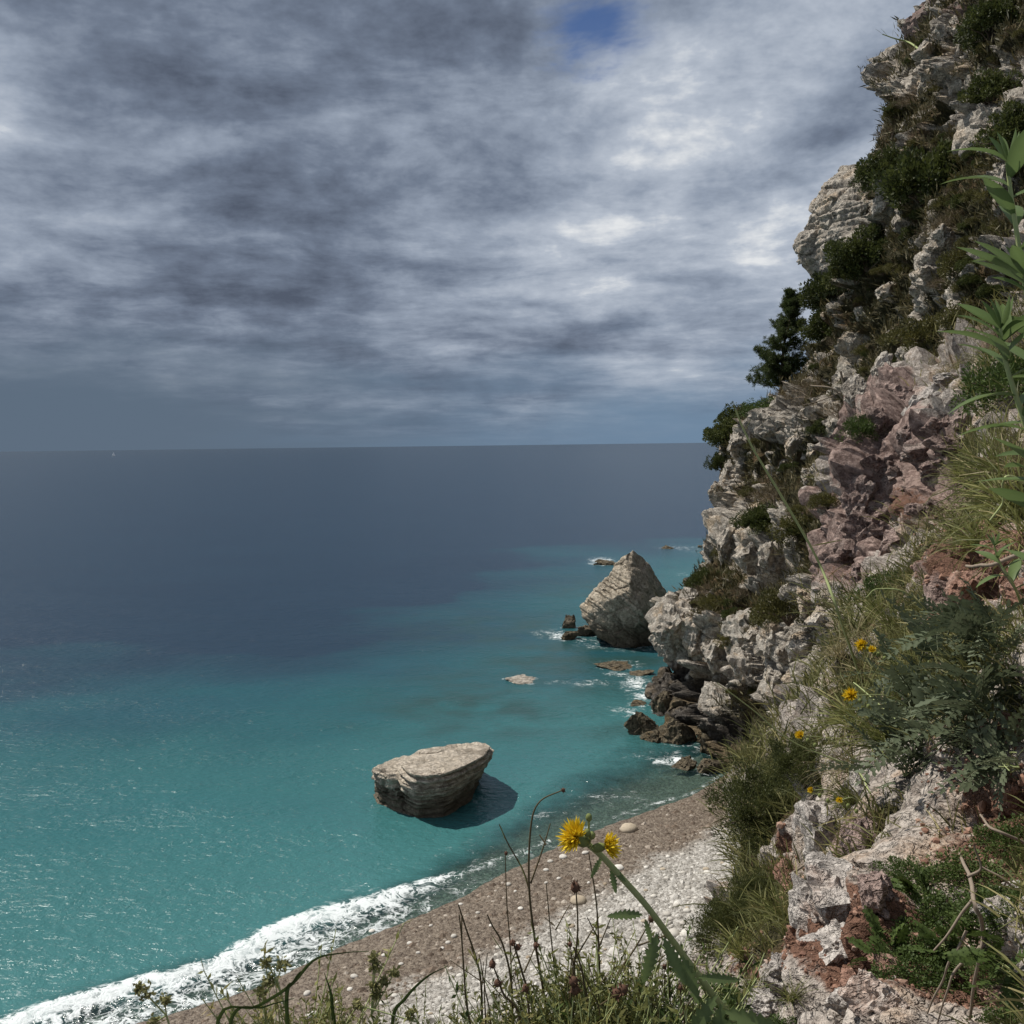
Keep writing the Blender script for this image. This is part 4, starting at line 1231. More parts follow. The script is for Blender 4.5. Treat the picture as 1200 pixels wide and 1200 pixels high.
shrub_kind('juniper', 'juniper', 3, clumps=90, per=130, leaf=0.085, width=0.050, csize=0.20, flat=0.85)
shrub_kind('olive', 'olive', 3, clumps=75, per=100, leaf=0.075, width=0.042, csize=0.21, flat=0.75)
shrub_kind('green', 'green', 2, clumps=60, per=90, leaf=0.08, width=0.036, csize=0.22, flat=0.75)
shrub_kind('twiggy', 'dryscrub', 2, clumps=60, per=40, leaf=0.22, width=0.010, csize=0.30, flat=0.7, updir=0.8)
shrub_kind('fine', 'finebush', 2, clumps=140, per=170, leaf=0.060, width=0.018, csize=0.17, flat=0.9, updir=0.6)
shrub_kind('vetch', 'green', 2, clumps=80, per=70, leaf=0.075, width=0.042, csize=0.20, flat=0.6)


def put_shrub(kind, p, r, k, label, group=None, stretch=(1, 1, 1), lean=(0, 0), name='shrub'):
    rs = np.random.RandomState(k * 31 + 5)
    f, s = SHRUB[kind][k % len(SHRUB[kind])]
    e = obj(name, None, label=label, cat='shrub', group=group, loc=p, rot=(lean[0], lean[1], rs.uniform(0, 6.28)), scale=(r * stretch[0], r * stretch[1], r * stretch[2]))
    obj('foliage', f, None, e)
    obj('stem', s, None, e)
    return e


# named shrubs of the cliff: pixel, width in pixels, kind, label
FAR_SHRUBS = [
    (1088, 205, 92, 1.0, 'juniper', 'large dark bush with yellowish tips, widest on the upper cliff'),
    (1040, 192, 50, 1.0, 'juniper', 'dark bush next to the jutting outcrop, beside the large bush'),
    (1018, 285, 62, 1.0, 'juniper', 'dense dark juniper spilling down below the jutting outcrop'),
    (985, 330, 64, 1.0, 'juniper', 'dark juniper in the middle of the mass under the outcrop'),
    (962, 372, 56, 1.0, 'juniper', 'lowest dark juniper of the mass above the pine'),
    (1002, 310, 50, 1.0, 'juniper', 'rounded juniper filling the dark mass below the outcrop'),
    (1165, 20, 60, 1.0, 'juniper', 'dark shrub at the top of the cliff'),
    (1163, 102, 52, 1.0, 'juniper', 'round dark bush on pale rock high on the cliff'),
    (1190, 150, 56, 1.1, 'juniper', 'dark upright bush at the cliff behind the leafy plant'),
    (1130, 300, 50, 1.0, 'olive', 'dull olive scrub on the slope beside the bare ledges'),
    (1095, 380, 66, 0.9, 'olive', 'broad yellowish olive scrub above the pink outcrop'),
    (1140, 360, 60, 0.9, 'olive', 'olive scrub behind the lance-leaved plant'),
    (1120, 250, 50, 0.8, 'twiggy', 'bare grey twiggy bush below the large dark bush'),
    (872, 482, 46, 0.8, 'juniper', 'dark green bush on the cliff edge below the pine'),
    (855, 505, 40, 1.1, 'juniper', 'dark bush hanging over the sea edge of the cliff'),
    (893, 468, 40, 0.8, 'green', 'brighter green bush below the pine on the cliff edge'),
    (848, 540, 24, 1.3, 'juniper', 'narrow dark bush on the sea edge under the hanging bush'),
    (938, 405, 22, 1.0, 'olive', 'small yellow-green bush beside the pine trunk'),
    (950, 445, 50, 0.7, 'twiggy', 'grey tangle of dead branches on the middle cliff'),
    (985, 470, 46, 0.7, 'twiggy', 'leafless grey thicket above the white blocks'),
    (1008, 500, 40, 1.2, 'green', 'green bush in the gully beside the pink outcrop'),
    (910, 570, 50, 0.8, 'twiggy', 'brown dry scrub in the hollow of the lower cliff'),
    (895, 600, 44, 0.8, 'juniper', 'dark low bush above the overhanging grey slabs'),
    (945, 605, 60, 0.8, 'olive', 'yellow-green bush beside the lower pink rocks'),
    (970, 580, 40, 0.8, 'olive', 'small olive bush in the gully under the green bush'),
    (925, 700, 66, 1.0, 'olive', 'large rusty olive bush on the lower cliff face'),
    (905, 720, 40, 1.0, 'olive', 'olive bush at the foot of the rusty bush'),
    (825, 675, 36, 1.0, 'juniper', 'dull green bush on the shoulder above the headland'),
    (838, 700, 30, 0.9, 'olive', 'grassy olive tuft below the shoulder bush'),
    (855, 745, 26, 0.9, 'olive', 'small scrub between the pale blocks of the headland'),
    (1045, 150, 30, 0.8, 'twiggy', 'brown scrub under the ledge of the upper cliff'),
    (1060, 385, 40, 0.8, 'olive', 'olive scrub beside the broad scrub above the outcrop'),
    (880, 575, 26, 0.9, 'olive', 'yellowish bush behind the overhanging ledge'),
]
for i, (px, py, w, st, kind, lab) in enumerate(FAR_SHRUBS):
    h = ray(px, py + w * 0.22)
    if h is None: 
        h = ray(px + 15, py + w * 0.25)
    if h is None: continue
    p, n = h[0], h[1]
    r = w / FOC * p.y * 0.5
    r *= 1.36 if kind == 'juniper' else 1.22
    put_shrub(kind, p + n * r * 0.05 - Vector((0, 0, r * 0.30)), r, i, lab, 'shrubs on the cliff', (1, 1, st), (0, -0.15))

LOWSC = {'olive': 'low olive scrub tuft', 'twiggy': 'low dry brown scrub', 'juniper': 'low dark green scrub'}
vi = np.where((cA['veg'] > 0.45) & (cV[:, 1] < 112) & (cV[:, 2] > 4) & (cA['px'] < 1230))[0]
cnt = 0
for i in range(1400):
    q = cV[vi[rng.randint(len(vi))]]
    d = Vector(q) - Vector((0, 0, CAM_H))
    h = ray_d = bvh_c.ray_cast(Vector((0, 0, CAM_H)), d.normalized())
    if h[0] is None or (h[0] - Vector(q)).length > 1.0: continue
    hn = bvh_n.ray_cast(Vector((0, 0, CAM_H)), d.normalized())
    if hn[0] is not None and hn[3] < d.length - 1: continue
    kind = ('olive', 'twiggy', 'juniper', 'olive')[rng.randint(4)]
    r = np.exp(rng.uniform(math.log(0.35), math.log(1.0))) * (q[1] / 70) ** 0.5
    put_shrub(kind, Vector(q) - Vector((0, 0, r * 0.25)), r, 100 + i, LOWSC[kind] + ' ' + near_mark(*to_px(q), FARMARKS), 'low scrub on the cliff', (1, 1, rng.uniform(.6, 1.0)))
    cnt += 1
    if cnt >= 290: break


# ---- scrub and grass mat of the cliff and hillside (uncountable)
def scrub_mat_stuff(name, V, A, N, count, size, mat, label, nb, w, vegmin, zmin):
    rs = np.random.RandomState(5)
    cand = np.where((A['veg'] > vegmin) & (V[:, 2] > zmin) & (A['px'] < 1290) & (A['py'] < 1330) & (A['py'] > -60))[0]
    idx = cand[rs.randint(len(cand), size=count)]
    mb = MB()
    base = np.repeat(V[idx], nb, 0)
    nn = np.repeat(N[idx], nb, 0)
    n = len(base)
    sc = np.repeat(size(V[idx]) * rs.uniform(0.5, 1.4, count), nb)
    tone = np.clip(np.repeat(rs.uniform(0.05, 1.0, count), nb) + rs.normal(0, 0.12, n), 0, 1)
    C = base + rs.normal(size=(n, 3)) * sc[:, None] * 0.30
    D = nn * 0.5 + np.array([0, 0, 0.9]) + rs.normal(size=(n, 3)) * 0.55
    (mb.blades(C, D, sc * rs.uniform(0.5, 1.2, n), sc * w, rs, tone, 0.5) if name == 'slope_grass' else mb.leaves(C, D, sc * rs.uniform(0.5, 1.2, n), sc * w, rs, tone))
    obj(name, mb.mesh(name, True), mat, kind='stuff', label=label, cat='grass')


cN = np.stack([cA['nx'], cA['ny'], cA['nz']], 1); nN = np.stack([nA['nx'], nA['ny'], nA['nz']], 1)
M['cliffscrub'] = leaf_mat('cliff_scrub', (0.030, 0.032, 0.011), (0.125, 0.105, 0.045), (0.22, 0.17, 0.085), 0.15)
scrub_mat_stuff('cliff_scrub', cV, cA, cN, 23000, lambda p: 0.55 * (p[:, 1] / 70) ** 0.6, M['cliffscrub'], 'dry grass and low herbs growing over the cliff ledges', 8, 0.14, 0.34, 3.0)
M['slopegrass'] = leaf_mat('slope_grass', (0.045, 0.055, 0.015), (0.18, 0.175, 0.06), (0.40, 0.33, 0.16), 0.3)
scrub_mat_stuff('slope_grass', nV, nA, nN, 6000, lambda p: 0.055 + 0.016 * p[:, 1], M['slopegrass'], 'thin grass and herbs growing over the near slope', 8, 0.045, 0.36, 10.0)


# ---- pine on the cliff edge
def build_pine():
    rs = np.random.RandomState(4)
    base = Vector(unproj(912, 470, 93))
    H = 128 / FOC * 93
    e = obj('pine_tree', None, label='tall conical dark pine leaning on the cliff edge against the sky', cat='tree', loc=base)
    tr, cr_, br = MB(), MB(), MB()
    lean = np.array([0.12, 0, 1.0])
    zs = np.linspace(0, H, 9)
    pts = np.c_[lean[0] * zs + 0.15 * np.sin(zs), 0.1 * np.sin(zs * 0.7), zs]
    tr.tube(pts, 0.20, 0.02, 7)
    for i in range(112):
        f = rs.uniform(0.10, 0.99) ** 0.9
        z = f * H
        c = np.array([lean[0] * z + 0.15 * math.sin(z), 0.1 * math.sin(z * 0.7), z])
        a = rs.uniform(0, 6.28)
        L = (0.34 * H * (1 - f) ** 0.85 + 0.22) * rs.uniform(0.55, 1.15)
        d = unit([math.cos(a), math.sin(a), 0.10 + 0.45 * f])
        tip = c + d * L + np.array([0, 0, 0.12 * L])
        mid = c + d * L * 0.5 - np.array([0, 0, 0.04 * L])
        br.tube([c, mid, tip], 0.035, 0.01, 4)
        nt = int(7 + L * 10)
        for k in range(nt):
            g = rs.uniform(0.25, 1.0)
            q = c * (1 - g) ** 2 + 2 * mid * g * (1 - g) + tip * g * g + rs.normal(size=3) * 0.10 * L ** 0.5
            n = 26
            D = rs.normal(size=(n, 3)) * 0.7 + d * 0.6 + np.array([0, 0, 0.6])
            cr_.leaves(np.repeat(q[None], n, 0) + rs.normal(size=(n, 3)) * 0.07, D, rs.uniform(.18, .34, n), 0.045, rs, np.clip(rs.normal(.4, .2, n), 0, 1))
    obj('trunk', tr.mesh('trunk'), M['bark'], e)
    obj('branch', br.mesh('branch'), M['bark'], e)
    obj('crown', cr_.mesh('crown'), M['pine'], e)


build_pine()
#%%NEAR%%
# ------------------------------------------------------------------ bank under the viewpoint
def build_bank():
    xs = np.linspace(-2.2, 0.72, 110); ys = np.linspace(-1.5, 3.2, 150)
    X, Y = np.meshgrid(xs, ys, indexing='ij')
    P2 = np.c_[X.ravel(), Y.ravel()]
    crest = 1.72 + 0.10 * np.sin(P2[:, 0] * 3)
    z = 18.45 + 0.36 * np.exp(-((P2[:, 1] - crest) / 0.55) ** 2) - 0.9 * np.clip(P2[:, 0] - 0.38, 0, 2)
    z -= np.clip(P2[:, 1] - crest - 0.1, 0, 9) * 3.2
    z += 0.05 * fbm(np.c_[P2 * 2.5, np.zeros(len(P2))], 4, 1.0)
    n = len(P2)
    o = obj('path_bank', mesh_np('path_bank', np.c_[P2, z], grid_faces(len(xs), len(ys)), True, {'veg': np.full(n, .3), 'red': np.full(n, .6), 'pink': np.zeros(n), 'wet': np.zeros(n)}), M['near'], kind='structure', label='low earth bank at the edge of the viewpoint')
    return BVHTree.FromPolygons(np.c_[P2, z].tolist(), grid_faces(len(xs), len(ys)).tolist())


bvh_b = build_bank()


def bank_root(px, Y=1.75):
    x = (px - 600) / FOC * Y
    h = bvh_b.ray_cast(Vector((x, Y, 22)), Vector((0, 0, -1)))
    return h[0] if h[0] is not None else Vector((x, Y, 18.7))


# ---- grass tufts of the near slope
def tuft_mesh(seed, n, L, W, spread, droop, mat):
    rs = np.random.RandomState(seed)
    mb = MB()
    C = np.c_[rs.normal(size=(n, 2)) * 0.05, np.zeros(n)]
    D = np.c_[rs.normal(size=(n, 2)) * spread, np.ones(n)]
    mb.blades(C, D, L * rs.uniform(.5, 1.15, n), W * rs.uniform(.6, 1.3, n), rs, np.clip(rs.normal(.45, .25, n), 0, 1), droop)
    me = mb.mesh('blades'); me.materials.append(M[mat])
    return me


TUFT = [tuft_mesh(k, 120, 1.0, 0.013, 0.42, 0.9, 'grass') for k in range(3)] + [tuft_mesh(9 + k, 90, 1.0, 0.011, 0.5, 1.1, 'strawgrass') for k in range(2)]
TL = ['green grass tuft', 'dry straw-coloured grass tuft']


def put_tuft(px, py, hpx, k, lean=(0, 0), label=None, group='grass tufts on the near slope'):
    h = ray(px, py)
    if h is None or h[0].y > 30: return
    s = hpx / FOC * h[0].y
    rs = np.random.RandomState(int(px * 7 + py))
    obj('grass_tuft', TUFT[k % 5], None, label=label or TL[0 if k % 5 < 3 else 1] + ' ' + near_mark(px, py, LANDMARKS), cat='grass', group=group, loc=h[0] - Vector((0, 0, 0.01)), rot=(lean[0], lean[1], rs.uniform(-.4, .4)), scale=s)


for i, (px, py, h, k, ln) in enumerate([
    (1040, 870, 120, 0, -.9), (1010, 850, 110, 1, -.8), (1000, 900, 100, 3, -.9), (1060, 840, 120, 2, -.9), (1030, 800, 110, 4, -.8), (1080, 800, 100, 0, -.8), (1000, 940, 80, 0, -.7),
    (1180, 560, 130, 0, -1.0), (1200, 600, 150, 1, -1.0), (1150, 640, 80, 1, -.7), (1210, 560, 160, 4, -1.1), (1215, 640, 150, 2, -.9),
    (920, 1080, 90, 0, -.5), (870, 1120, 70, 1, -.4), (1010, 760, 80, 3, -.6), (1050, 740, 90, 0, -.6), (1070, 700, 60, 4, -.4), (1030, 720, 60, 0, -.5),
    (1090, 620, 60, 3, -.5), (1130, 560, 60, 0, -.6), (1110, 440, 40, 3, -.4), (1140, 460, 50, 0, -.5), (1160, 430, 50, 1, -.5), (880, 1160, 60, 0, -.2), (860, 1180, 70, 1, -.2), (930, 1170, 50, 2, -.3), (985, 770, 60, 3, -.5)]):
    put_tuft(px, py, h, k, (0, ln))

# ---- shrubs of the near slope
NEAR_SHRUBS = [
    (905, 925, 135, 1.0, 'fine', 'dense dark fine-leaved bush overhanging the pebble beach'),
    (945, 885, 110, 0.9, 'fine', 'fine-leaved bush behind the yellow flowers on the slope'),
    (862, 1075, 100, 1.0, 'fine', 'small bushy evergreen below the pale rocks, above the beach'),
    (890, 1045, 80, 1.1, 'fine', 'pointed tuft of evergreen next to the pale rock'),
    (1050, 678, 84, 0.8, 'green', 'bright green cushion bush under the pink outcrop'),
    (1100, 1060, 110, 0.8, 'vetch', 'leafy vetch-like plant trailing over the red soil'),
    (1070, 1120, 100, 0.7, 'vetch', 'low leafy plant on the red rubble'),
    (1170, 1110, 90, 0.7, 'vetch', 'leafy plant in shade beside the dead branches'),
    (1060, 1010, 80, 0.7, 'vetch', 'leafy green plant beside the pink-grey rock'),
    (870, 1160, 90, 0.8, 'vetch', 'leafy weed at the foot of the small white rocks'),
    (930, 1190, 80, 0.6, 'vetch', 'low green weed between the white stones'),
    (1190, 440, 110, 1.2, 'green', 'green bush behind the lance-leaved plant'),
    (1020, 800, 80, 0.8, 'olive', 'olive weed among the grass below the outcrop'),
    (1130, 1005, 110, 0.7, 'vetch', 'leafy plant at the lip of the shaded red hollow'),
    (1185, 1040, 110, 0.7, 'vetch', 'leafy plant covering the pale stones in the hollow'),
    (1090, 1090, 100, 0.7, 'vetch', 'leafy plant at the middle of the red rubble'),
    (1150, 1150, 110, 0.7, 'vetch', 'leafy plant at the foot of the forked dead branch'),
    (1190, 965, 90, 0.8, 'vetch', 'leafy plant high in the shaded red hollow'),
    (1195, 1180, 90, 0.8, 'vetch', 'dark leafy plant in the shaded corner by the dead branches'),
]
for i, (px, py, w, st, kind, lab) in enumerate(NEAR_SHRUBS):
    h = ray(px, py + w * 0.2)
    if h is None: continue
    p = h[0]
    r = w / FOC * p.y * 0.5
    put_shrub(kind, p - Vector((0, 0, r * 0.25)), r * 1.05, i + 40, lab, 'shrubs on the near slope', (1, 1, st), (0, -0.2))


# ---- single plants with countable leaves
def lance_leaf(n=7, w=0.13, fold=0.25, droop=0.25, jag=0.0, seed=0):
    """unit-length leaf along +Y, face up +Z"""
    rs = np.random.RandomState(seed)
    V, F, T = [], [], []
    for i in range(n):
        f = i / (n - 1)
        ww = w * (math.sin(math.pi * min(1, f * 0.93 + 0.03)) ** 0.8) * (1 - 0.25 * f)
        if jag: ww *= (1 - jag) if i % 2 else (1 + jag * 0.6)
        if i == n - 1: ww = 0.002
        z = -droop * f * f
        y = f - (0.04 if jag and not i % 2 else 0)
        V += [[-ww, y, z + fold * ww], [0, f, z], [ww, y, z + fold * ww]]
        T += [0.45, 0.8, 0.5]
    for i in range(n - 1):
        a = i * 3
        F += [[a, a + 1, a + 4], [a, a + 4, a + 3], [a + 1, a + 2, a + 5], [a + 1, a + 5, a + 4]]
    return np.array(V), np.array(F), np.array(T)


def leaf_me(mat, **kw):
    mb = MB(); V, F, T = lance_leaf(**kw); mb.add(V, F, T)
    me = mb.mesh('leaf'); me.materials.append(M[mat])
    return me


def pinnate_me(mat, pairs=7, seed=0, w=0.035, ll=0.26, droop=0.3):
    rs = np.random.RandomState(seed)
    mb = MB()
    ys = np.linspace(0, 1, 8)
    mb.tube(np.c_[np.zeros(8), ys, -droop * ys ** 2], 0.012, 0.004, 4, 0.9)
    for i in range(pairs + 1):
        f = 0.18 + 0.80 * i / pairs
        l = ll * math.sin(math.pi * (0.2 + 0.65 * f)) * rs.uniform(.8, 1.15)
        for sgn in ((-1, 1) if i < pairs else (0,)):
            V, F, T = lance_leaf(6, w / ll * 1.9, 0.2, 0.2, 0.45, seed)
            a = sgn * R(rs.uniform(45, 62))
            c, s_ = math.cos(a), math.sin(a)
            V = V * l
            V = np.c_[V[:, 0] * c + V[:, 1] * s_, -V[:, 0] * s_ + V[:, 1] * c, V[:, 2] + rs.uniform(-.02, .03)]
            mb.add(V + np.array([0, f, -droop * f * f]), F, T * rs.uniform(.6, 1.1))
    me = mb.mesh('leaf'); me.materials.append(M[mat])
    return me


LANCE = [leaf_me('lance', w=0.165, droop=d, fold=0.3) for d in (0.1, 0.3, 0.5)]
THISTLE_LEAF = [leaf_me('thistle', n=17, w=0.15, droop=d, jag=0.35, fold=0.35) for d in (0.15, 0.4)]
PINN = [pinnate_me('greygreen', 7, s, droop=d) for s, d in ((1, 0.15), (2, 0.4), (3, 0.6))]
VLEAF = [pinnate_me('green', 6, s + 9, 0.07, 0.22, d) for s, d in ((1, 0.15), (2, 0.4))]
LONG = [leaf_me('grass', n=9, w=0.02, droop=d, fold=0.5) for d in (0.1, 0.45)]


def frame(o, d, up=(0, 0, 1)):
    y = Vector(d).normalized()
    x = y.cross(Vector(up))
    if x.length < 1e-3: x = Vector((1, 0, 0))
    x.normalize()
    z = x.cross(y)
    m = Matrix((x, y, z)).transposed().to_4x4()
    m.translation = Vector(o)
    return m


def add_leaf(parent, me, o, d, length, up=(0, 0, 1), roll=0.0, name='leaf'):
    c = obj(name, me, None, parent)
    m = frame(Vector(o) - parent.location, d, up) @ Matrix.Rotation(roll, 4, 'Y') @ Matrix.Diagonal((length, length, length, 1))
    c.matrix_basis = m
    return c


def bez(pts, n=24):
    """smooth curve through points"""
    P = np.array([np.asarray(p, float) for p in pts])
    t = np.linspace(0, len(P) - 1, n)
    out = []
    Q = np.vstack([2 * P[0] - P[1], P, 2 * P[-1] - P[-2]])
    for v in t:
        i = min(int(v), len(P) - 2); f = v - i
        p0, p1, p2, p3 = Q[i], Q[i + 1], Q[i + 2], Q[i + 3]
        out.append(0.5 * ((2 * p1) + (-p0 + p2) * f + (2 * p0 - 5 * p1 + 4 * p2 - p3) * f * f + (-p0 + 3 * p1 - 3 * p2 + p3) * f ** 3))
    return np.array(out)


def stem_obj(parent, pts, r0, r1, mat, name='stem', sides=6):
    mb = MB(); mb.tube(np.asarray(pts) - np.array(parent.location), r0, r1, sides)
    return obj(name, mb.mesh(name), M[mat], parent)


def flower_head(parent, p, d, r, name='flower_head'):
    """composite flower: strap petals round a green cup"""
    rs = np.random.RandomState(int(abs(p[0]) * 1e4) % 997)
    d = unit(d)
    cup = MB()
    V, F = ICO[2]
    fr = np.array(frame((0, 0, 0), d).to_3x3())
    cup.add((V * np.array([.30, .50, .30]) * r) @ fr.T - d * r * 0.40, F, 0.5)
    c = obj('flower_head', cup.mesh('flower_head'), M['bud'], parent); c.location = Vector(p) - parent.location
    pet = MB()
    n = 120
    a = rs.uniform(0, 6.28, n); k = rs.uniform(0.15, 1.25, n)
    u = np.array(frame((0, 0, 0), d).to_3x3())
    D = np.cos(a)[:, None] * u[:, 0] * k[:, None] + np.sin(a)[:, None] * u[:, 2] * k[:, None] + d * 0.55
    pet.leaves(np.repeat((d * r * 0.05)[None], n, 0), D, r * rs.uniform(.85, 1.15, n), r * 0.24, rs, rs.uniform(.2, .9, n))
    q = obj('petals', pet.mesh('petals'), M['yellow'], c)


def bud(parent, p, r, mat='bud', name='bud', sq=1.3):
    V, F = ICO[2]
    mb = MB(); mb.add(V * r * np.array([1, 1, sq]), F, 0.5)
    b = obj(name, mb.mesh(name), M[mat], parent); b.location = Vector(p) - parent.location


def thistle():
    Y = 1.72
    root = bank_root(905, Y)
    e = obj('sow_thistle', None, label='yellow-flowered sow thistle with a thick green stem rising over the beach', cat='flower', loc=root)
    P = [np.array(root)] + [unproj(x, y, Y - 0.03 * i) for i, (x, y) in enumerate([(868, 1215), (833, 1163), (790, 1105), (758, 1062), (728, 1028), (706, 1004), (690, 990)])]
    st = bez(P, 40)
    stem_obj(e, st, 0.0068, 0.0046, 'greenstem', sides=8)
    tip = st[-1]
    f1 = unproj(681, 982, Y - .2); f2 = unproj(704, 992, Y - .2)
    stem_obj(e, bez([tip, (tip + f1) / 2 + np.array([0, 0, .006]), f1], 8), 0.004, 0.003, 'greenstem')
    stem_obj(e, bez([st[-4], (st[-3] + f2) / 2, f2], 8), 0.004, 0.003, 'greenstem')
    flower_head(e, f1 - np.array([0.006, 0, 0]), np.array([-0.55, -0.5, 0.55]), 0.031)
    flower_head(e, f2 + np.array([0.006, 0, 0.0]), np.array([0.75, -0.25, 0.25]), 0.025)
    for (x, y) in ((690, 958), (694, 979), (688, 976)):
        b = unproj(x, y, Y - .2)
        stem_obj(e, bez([tip, (tip + b) / 2, b], 5), 0.002, 0.002, 'greenstem')
        bud(e, b, 0.0052)
    for (x, y, dx, dz, L, k) in ((712, 1012, .6, -.5, .05, 0), (705, 1005, -.5, -.7, .045, 1), (716, 1018, .2, -1, .05, 0), (752, 1072, -1, .18, .075, 0), (756, 1078, .3, -1., .05, 1), (770, 1095, -.35, -1, .105, 1), (778, 1100, .45, -.9, .10, 0),
                                 (800, 1122, .35, -.9, .10, 1), (838, 1168, -.5, -.5, .12, 1), (850, 1185, .9, -.2, .14, 0), (820, 1145, .8, .1, .08, 0), (862, 1200, -.9, -.1, .13, 0), (845, 1178, -.2, -.9, .12, 1)):
        add_leaf(e, THISTLE_LEAF[k], unproj(x, y, Y - .12), (dx, -0.35, dz), L * 0.82, (0.2, -1, 0.6), 0.2)


thistle()


WM = [(340, 0, 'under the bent dark blade'), (450, 0, 'between the two arching blades'), (570, 0, 'among the stalks at the end of the weeds'), (640, 0, 'at the foot of the nodding stalk'), (690, 0, 'below the dried flower head'), (760, 0, 'beside the thistle stem'), (840, 0, 'around the root of the thistle')]
def dry_stem(pts, label, Y, heads=(), branches=(), r=0.0022, leafs=(), name='dry_stalk', mat='drystem', root_px=None, head_r=0.006):
    root = bank_root(root_px if root_px else pts[0][0] - 10, Y)
    e = obj(name, None, label=label, cat='stalk', loc=root, group='dry stalks before the beach')
    P = [np.array(root)] + [unproj(x, y, Y) for x, y in pts]
    stem_obj(e, bez(P, 34), r * 1.3, r * 0.55, mat, sides=5)
    for bp in branches:
        stem_obj(e, bez([unproj(x, y, Y + .01 * i) for i, (x, y) in enumerate(bp)], 12), r * 0.8, r * 0.45, mat, 'branch', 5)
    for (x, y) in heads:
        bud(e, unproj(x, y, Y), head_r, 'seedhead', 'seed_head', 1.2)
        mb = MB(); rs = np.random.RandomState(int(x))
        n = 14
        mb.leaves(np.zeros((n, 3)), rs.normal(size=(n, 3)) + np.array([0, 0, .4]), head_r * 2.0, head_r * .6, rs, .4)
        q = obj('bracts', mb.mesh('bracts'), M['seedhead'], e); q.location = Vector(unproj(x, y, Y)) - e.location
    for (x, y, dx, dz, L) in leafs:
        add_leaf(e, LONG[0], unproj(x, y, Y), (dx, 0.05, dz), L, (0.3, -1, 0.3))
    return e


dry_stem([(640, 1190), (628, 1110), (620, 1040), (622, 970), (632, 940), (659, 926)], 'tall thin stalk whose tip nods over to one dark bead', 1.75, heads=[(660, 926)], branches=[[(620, 1042), (612, 1018), (596, 990), (585, 966)], [(622, 1035), (636, 995), (645, 965)], [(640, 990), (632, 978)]], head_r=.0035, leafs=[(618, 1035, -.35, 1, .05), (592, 985, -.3, 1, .03)])
dry_stem([(600, 1190), (598, 1110), (594, 1060), (592, 1000)], 'straight thin stalk with one small dark bead at its tip', 1.9, heads=[(593, 1000)], head_r=.0035, r=.0016)
dry_stem([(668, 1190), (672, 1140), (677, 1090), (675, 1042)], 'stalk tipped with a reddish brown dried flower head', 1.7, heads=[(674, 1040)], branches=[[(671, 1128), (688, 1100), (697, 1085)]], head_r=.008)
dry_stem([(704, 1190), (702, 1120), (699, 1060), (690, 1000)], 'slender green stalk leaning beside the thistle', 1.8, r=.0020, branches=[[(702, 1110), (716, 1075)], [(701, 1100), (688, 1075)]])
dry_stem([(655, 1195), (650, 1140), (645, 1090), (640, 1035)], 'forked thin stalk beside the dried flower head', 1.85, branches=[[(651, 1090), (662, 1070), (668, 1060)], [(650, 1085), (638, 1075)]], r=.0017)
dry_stem([(565, 1200), (562, 1140), (545, 1085), (537, 1060)], 'upright dark forked stalk at the outer end of the weeds', 1.8, branches=[[(541, 1100), (541, 1075)], [(560, 1130), (552, 1110)]], leafs=[(541, 1170, .05, 1, .05)])
dry_stem([(552, 1215), (546, 1170), (541, 1100), (538, 1072)], 'thin stalk with a leaf low on its stem beside the weeds', 1.7, r=.002)
dry_stem([(600, 1165), (590, 1110), (577, 1085), (571, 1072)], 'short stalk with one narrow leaf bent outwards', 1.75, r=.002, branches=[[(598, 1130), (606, 1112)]], leafs=[(592, 1120, -.5, .8, .05)])
dry_stem([(610, 1200), (590, 1165), (583, 1145), (577, 1130)], 'stalk with two rusty dried buds', 1.65, heads=[(577, 1130), (583, 1152)], head_r=.006)
dry_stem([(735, 1195), (722, 1150), (745, 1110), (762, 1080)], 'thin brown stalk with a dark dried flower beside the thistle stem', 1.75, heads=[(763, 1077), (781, 1096)], branches=[[(748, 1108), (770, 1100), (781, 1096)]], head_r=.0055)
dry_stem([(625, 1195), (612, 1140), (603, 1110), (600, 1104)], 'short stalk with three dark dried buds', 1.7, heads=[(601, 1105), (607, 1110), (628, 1108)], branches=[[(614, 1140), (622, 1122), (628, 1108)]], head_r=.005)
dry_stem([(690, 1200), (684, 1150), (680, 1130), (672, 1110)], 'dark stalk with crumpled brown leaves low in the weeds', 1.65, heads=[(672, 1150), (674, 1160), (730, 1160), (722, 1165)], branches=[[(700, 1180), (715, 1170), (730, 1158)]], head_r=.008)
dry_stem([(620, 1200), (618, 1170), (616, 1155)], 'seeding stalk with a fluffy white tuft', 1.65, heads=[(616, 1158)], head_r=.006)
rsd = np.random.RandomState(8)
for i in range(16):
    x = rsd.uniform(560, 830); t_ = rsd.uniform(1085, 1160)
    dx = rsd.normal() * 14
    dry_stem([(x + 6, 1200), (x + 2 + dx * .3, (1200 + t_) / 2), (x + dx, t_)], 'thin brown weed stalk ' + near_mark(x, 0, WM), rsd.uniform(1.6, 1.85), r=.0014, heads=[(x + dx, t_)] if i % 3 == 0 else [], head_r=.004, branches=[[(x + dx * .5, t_ + 35), (x + dx * .5 + rsd.normal() * 16, t_ + 8)]])


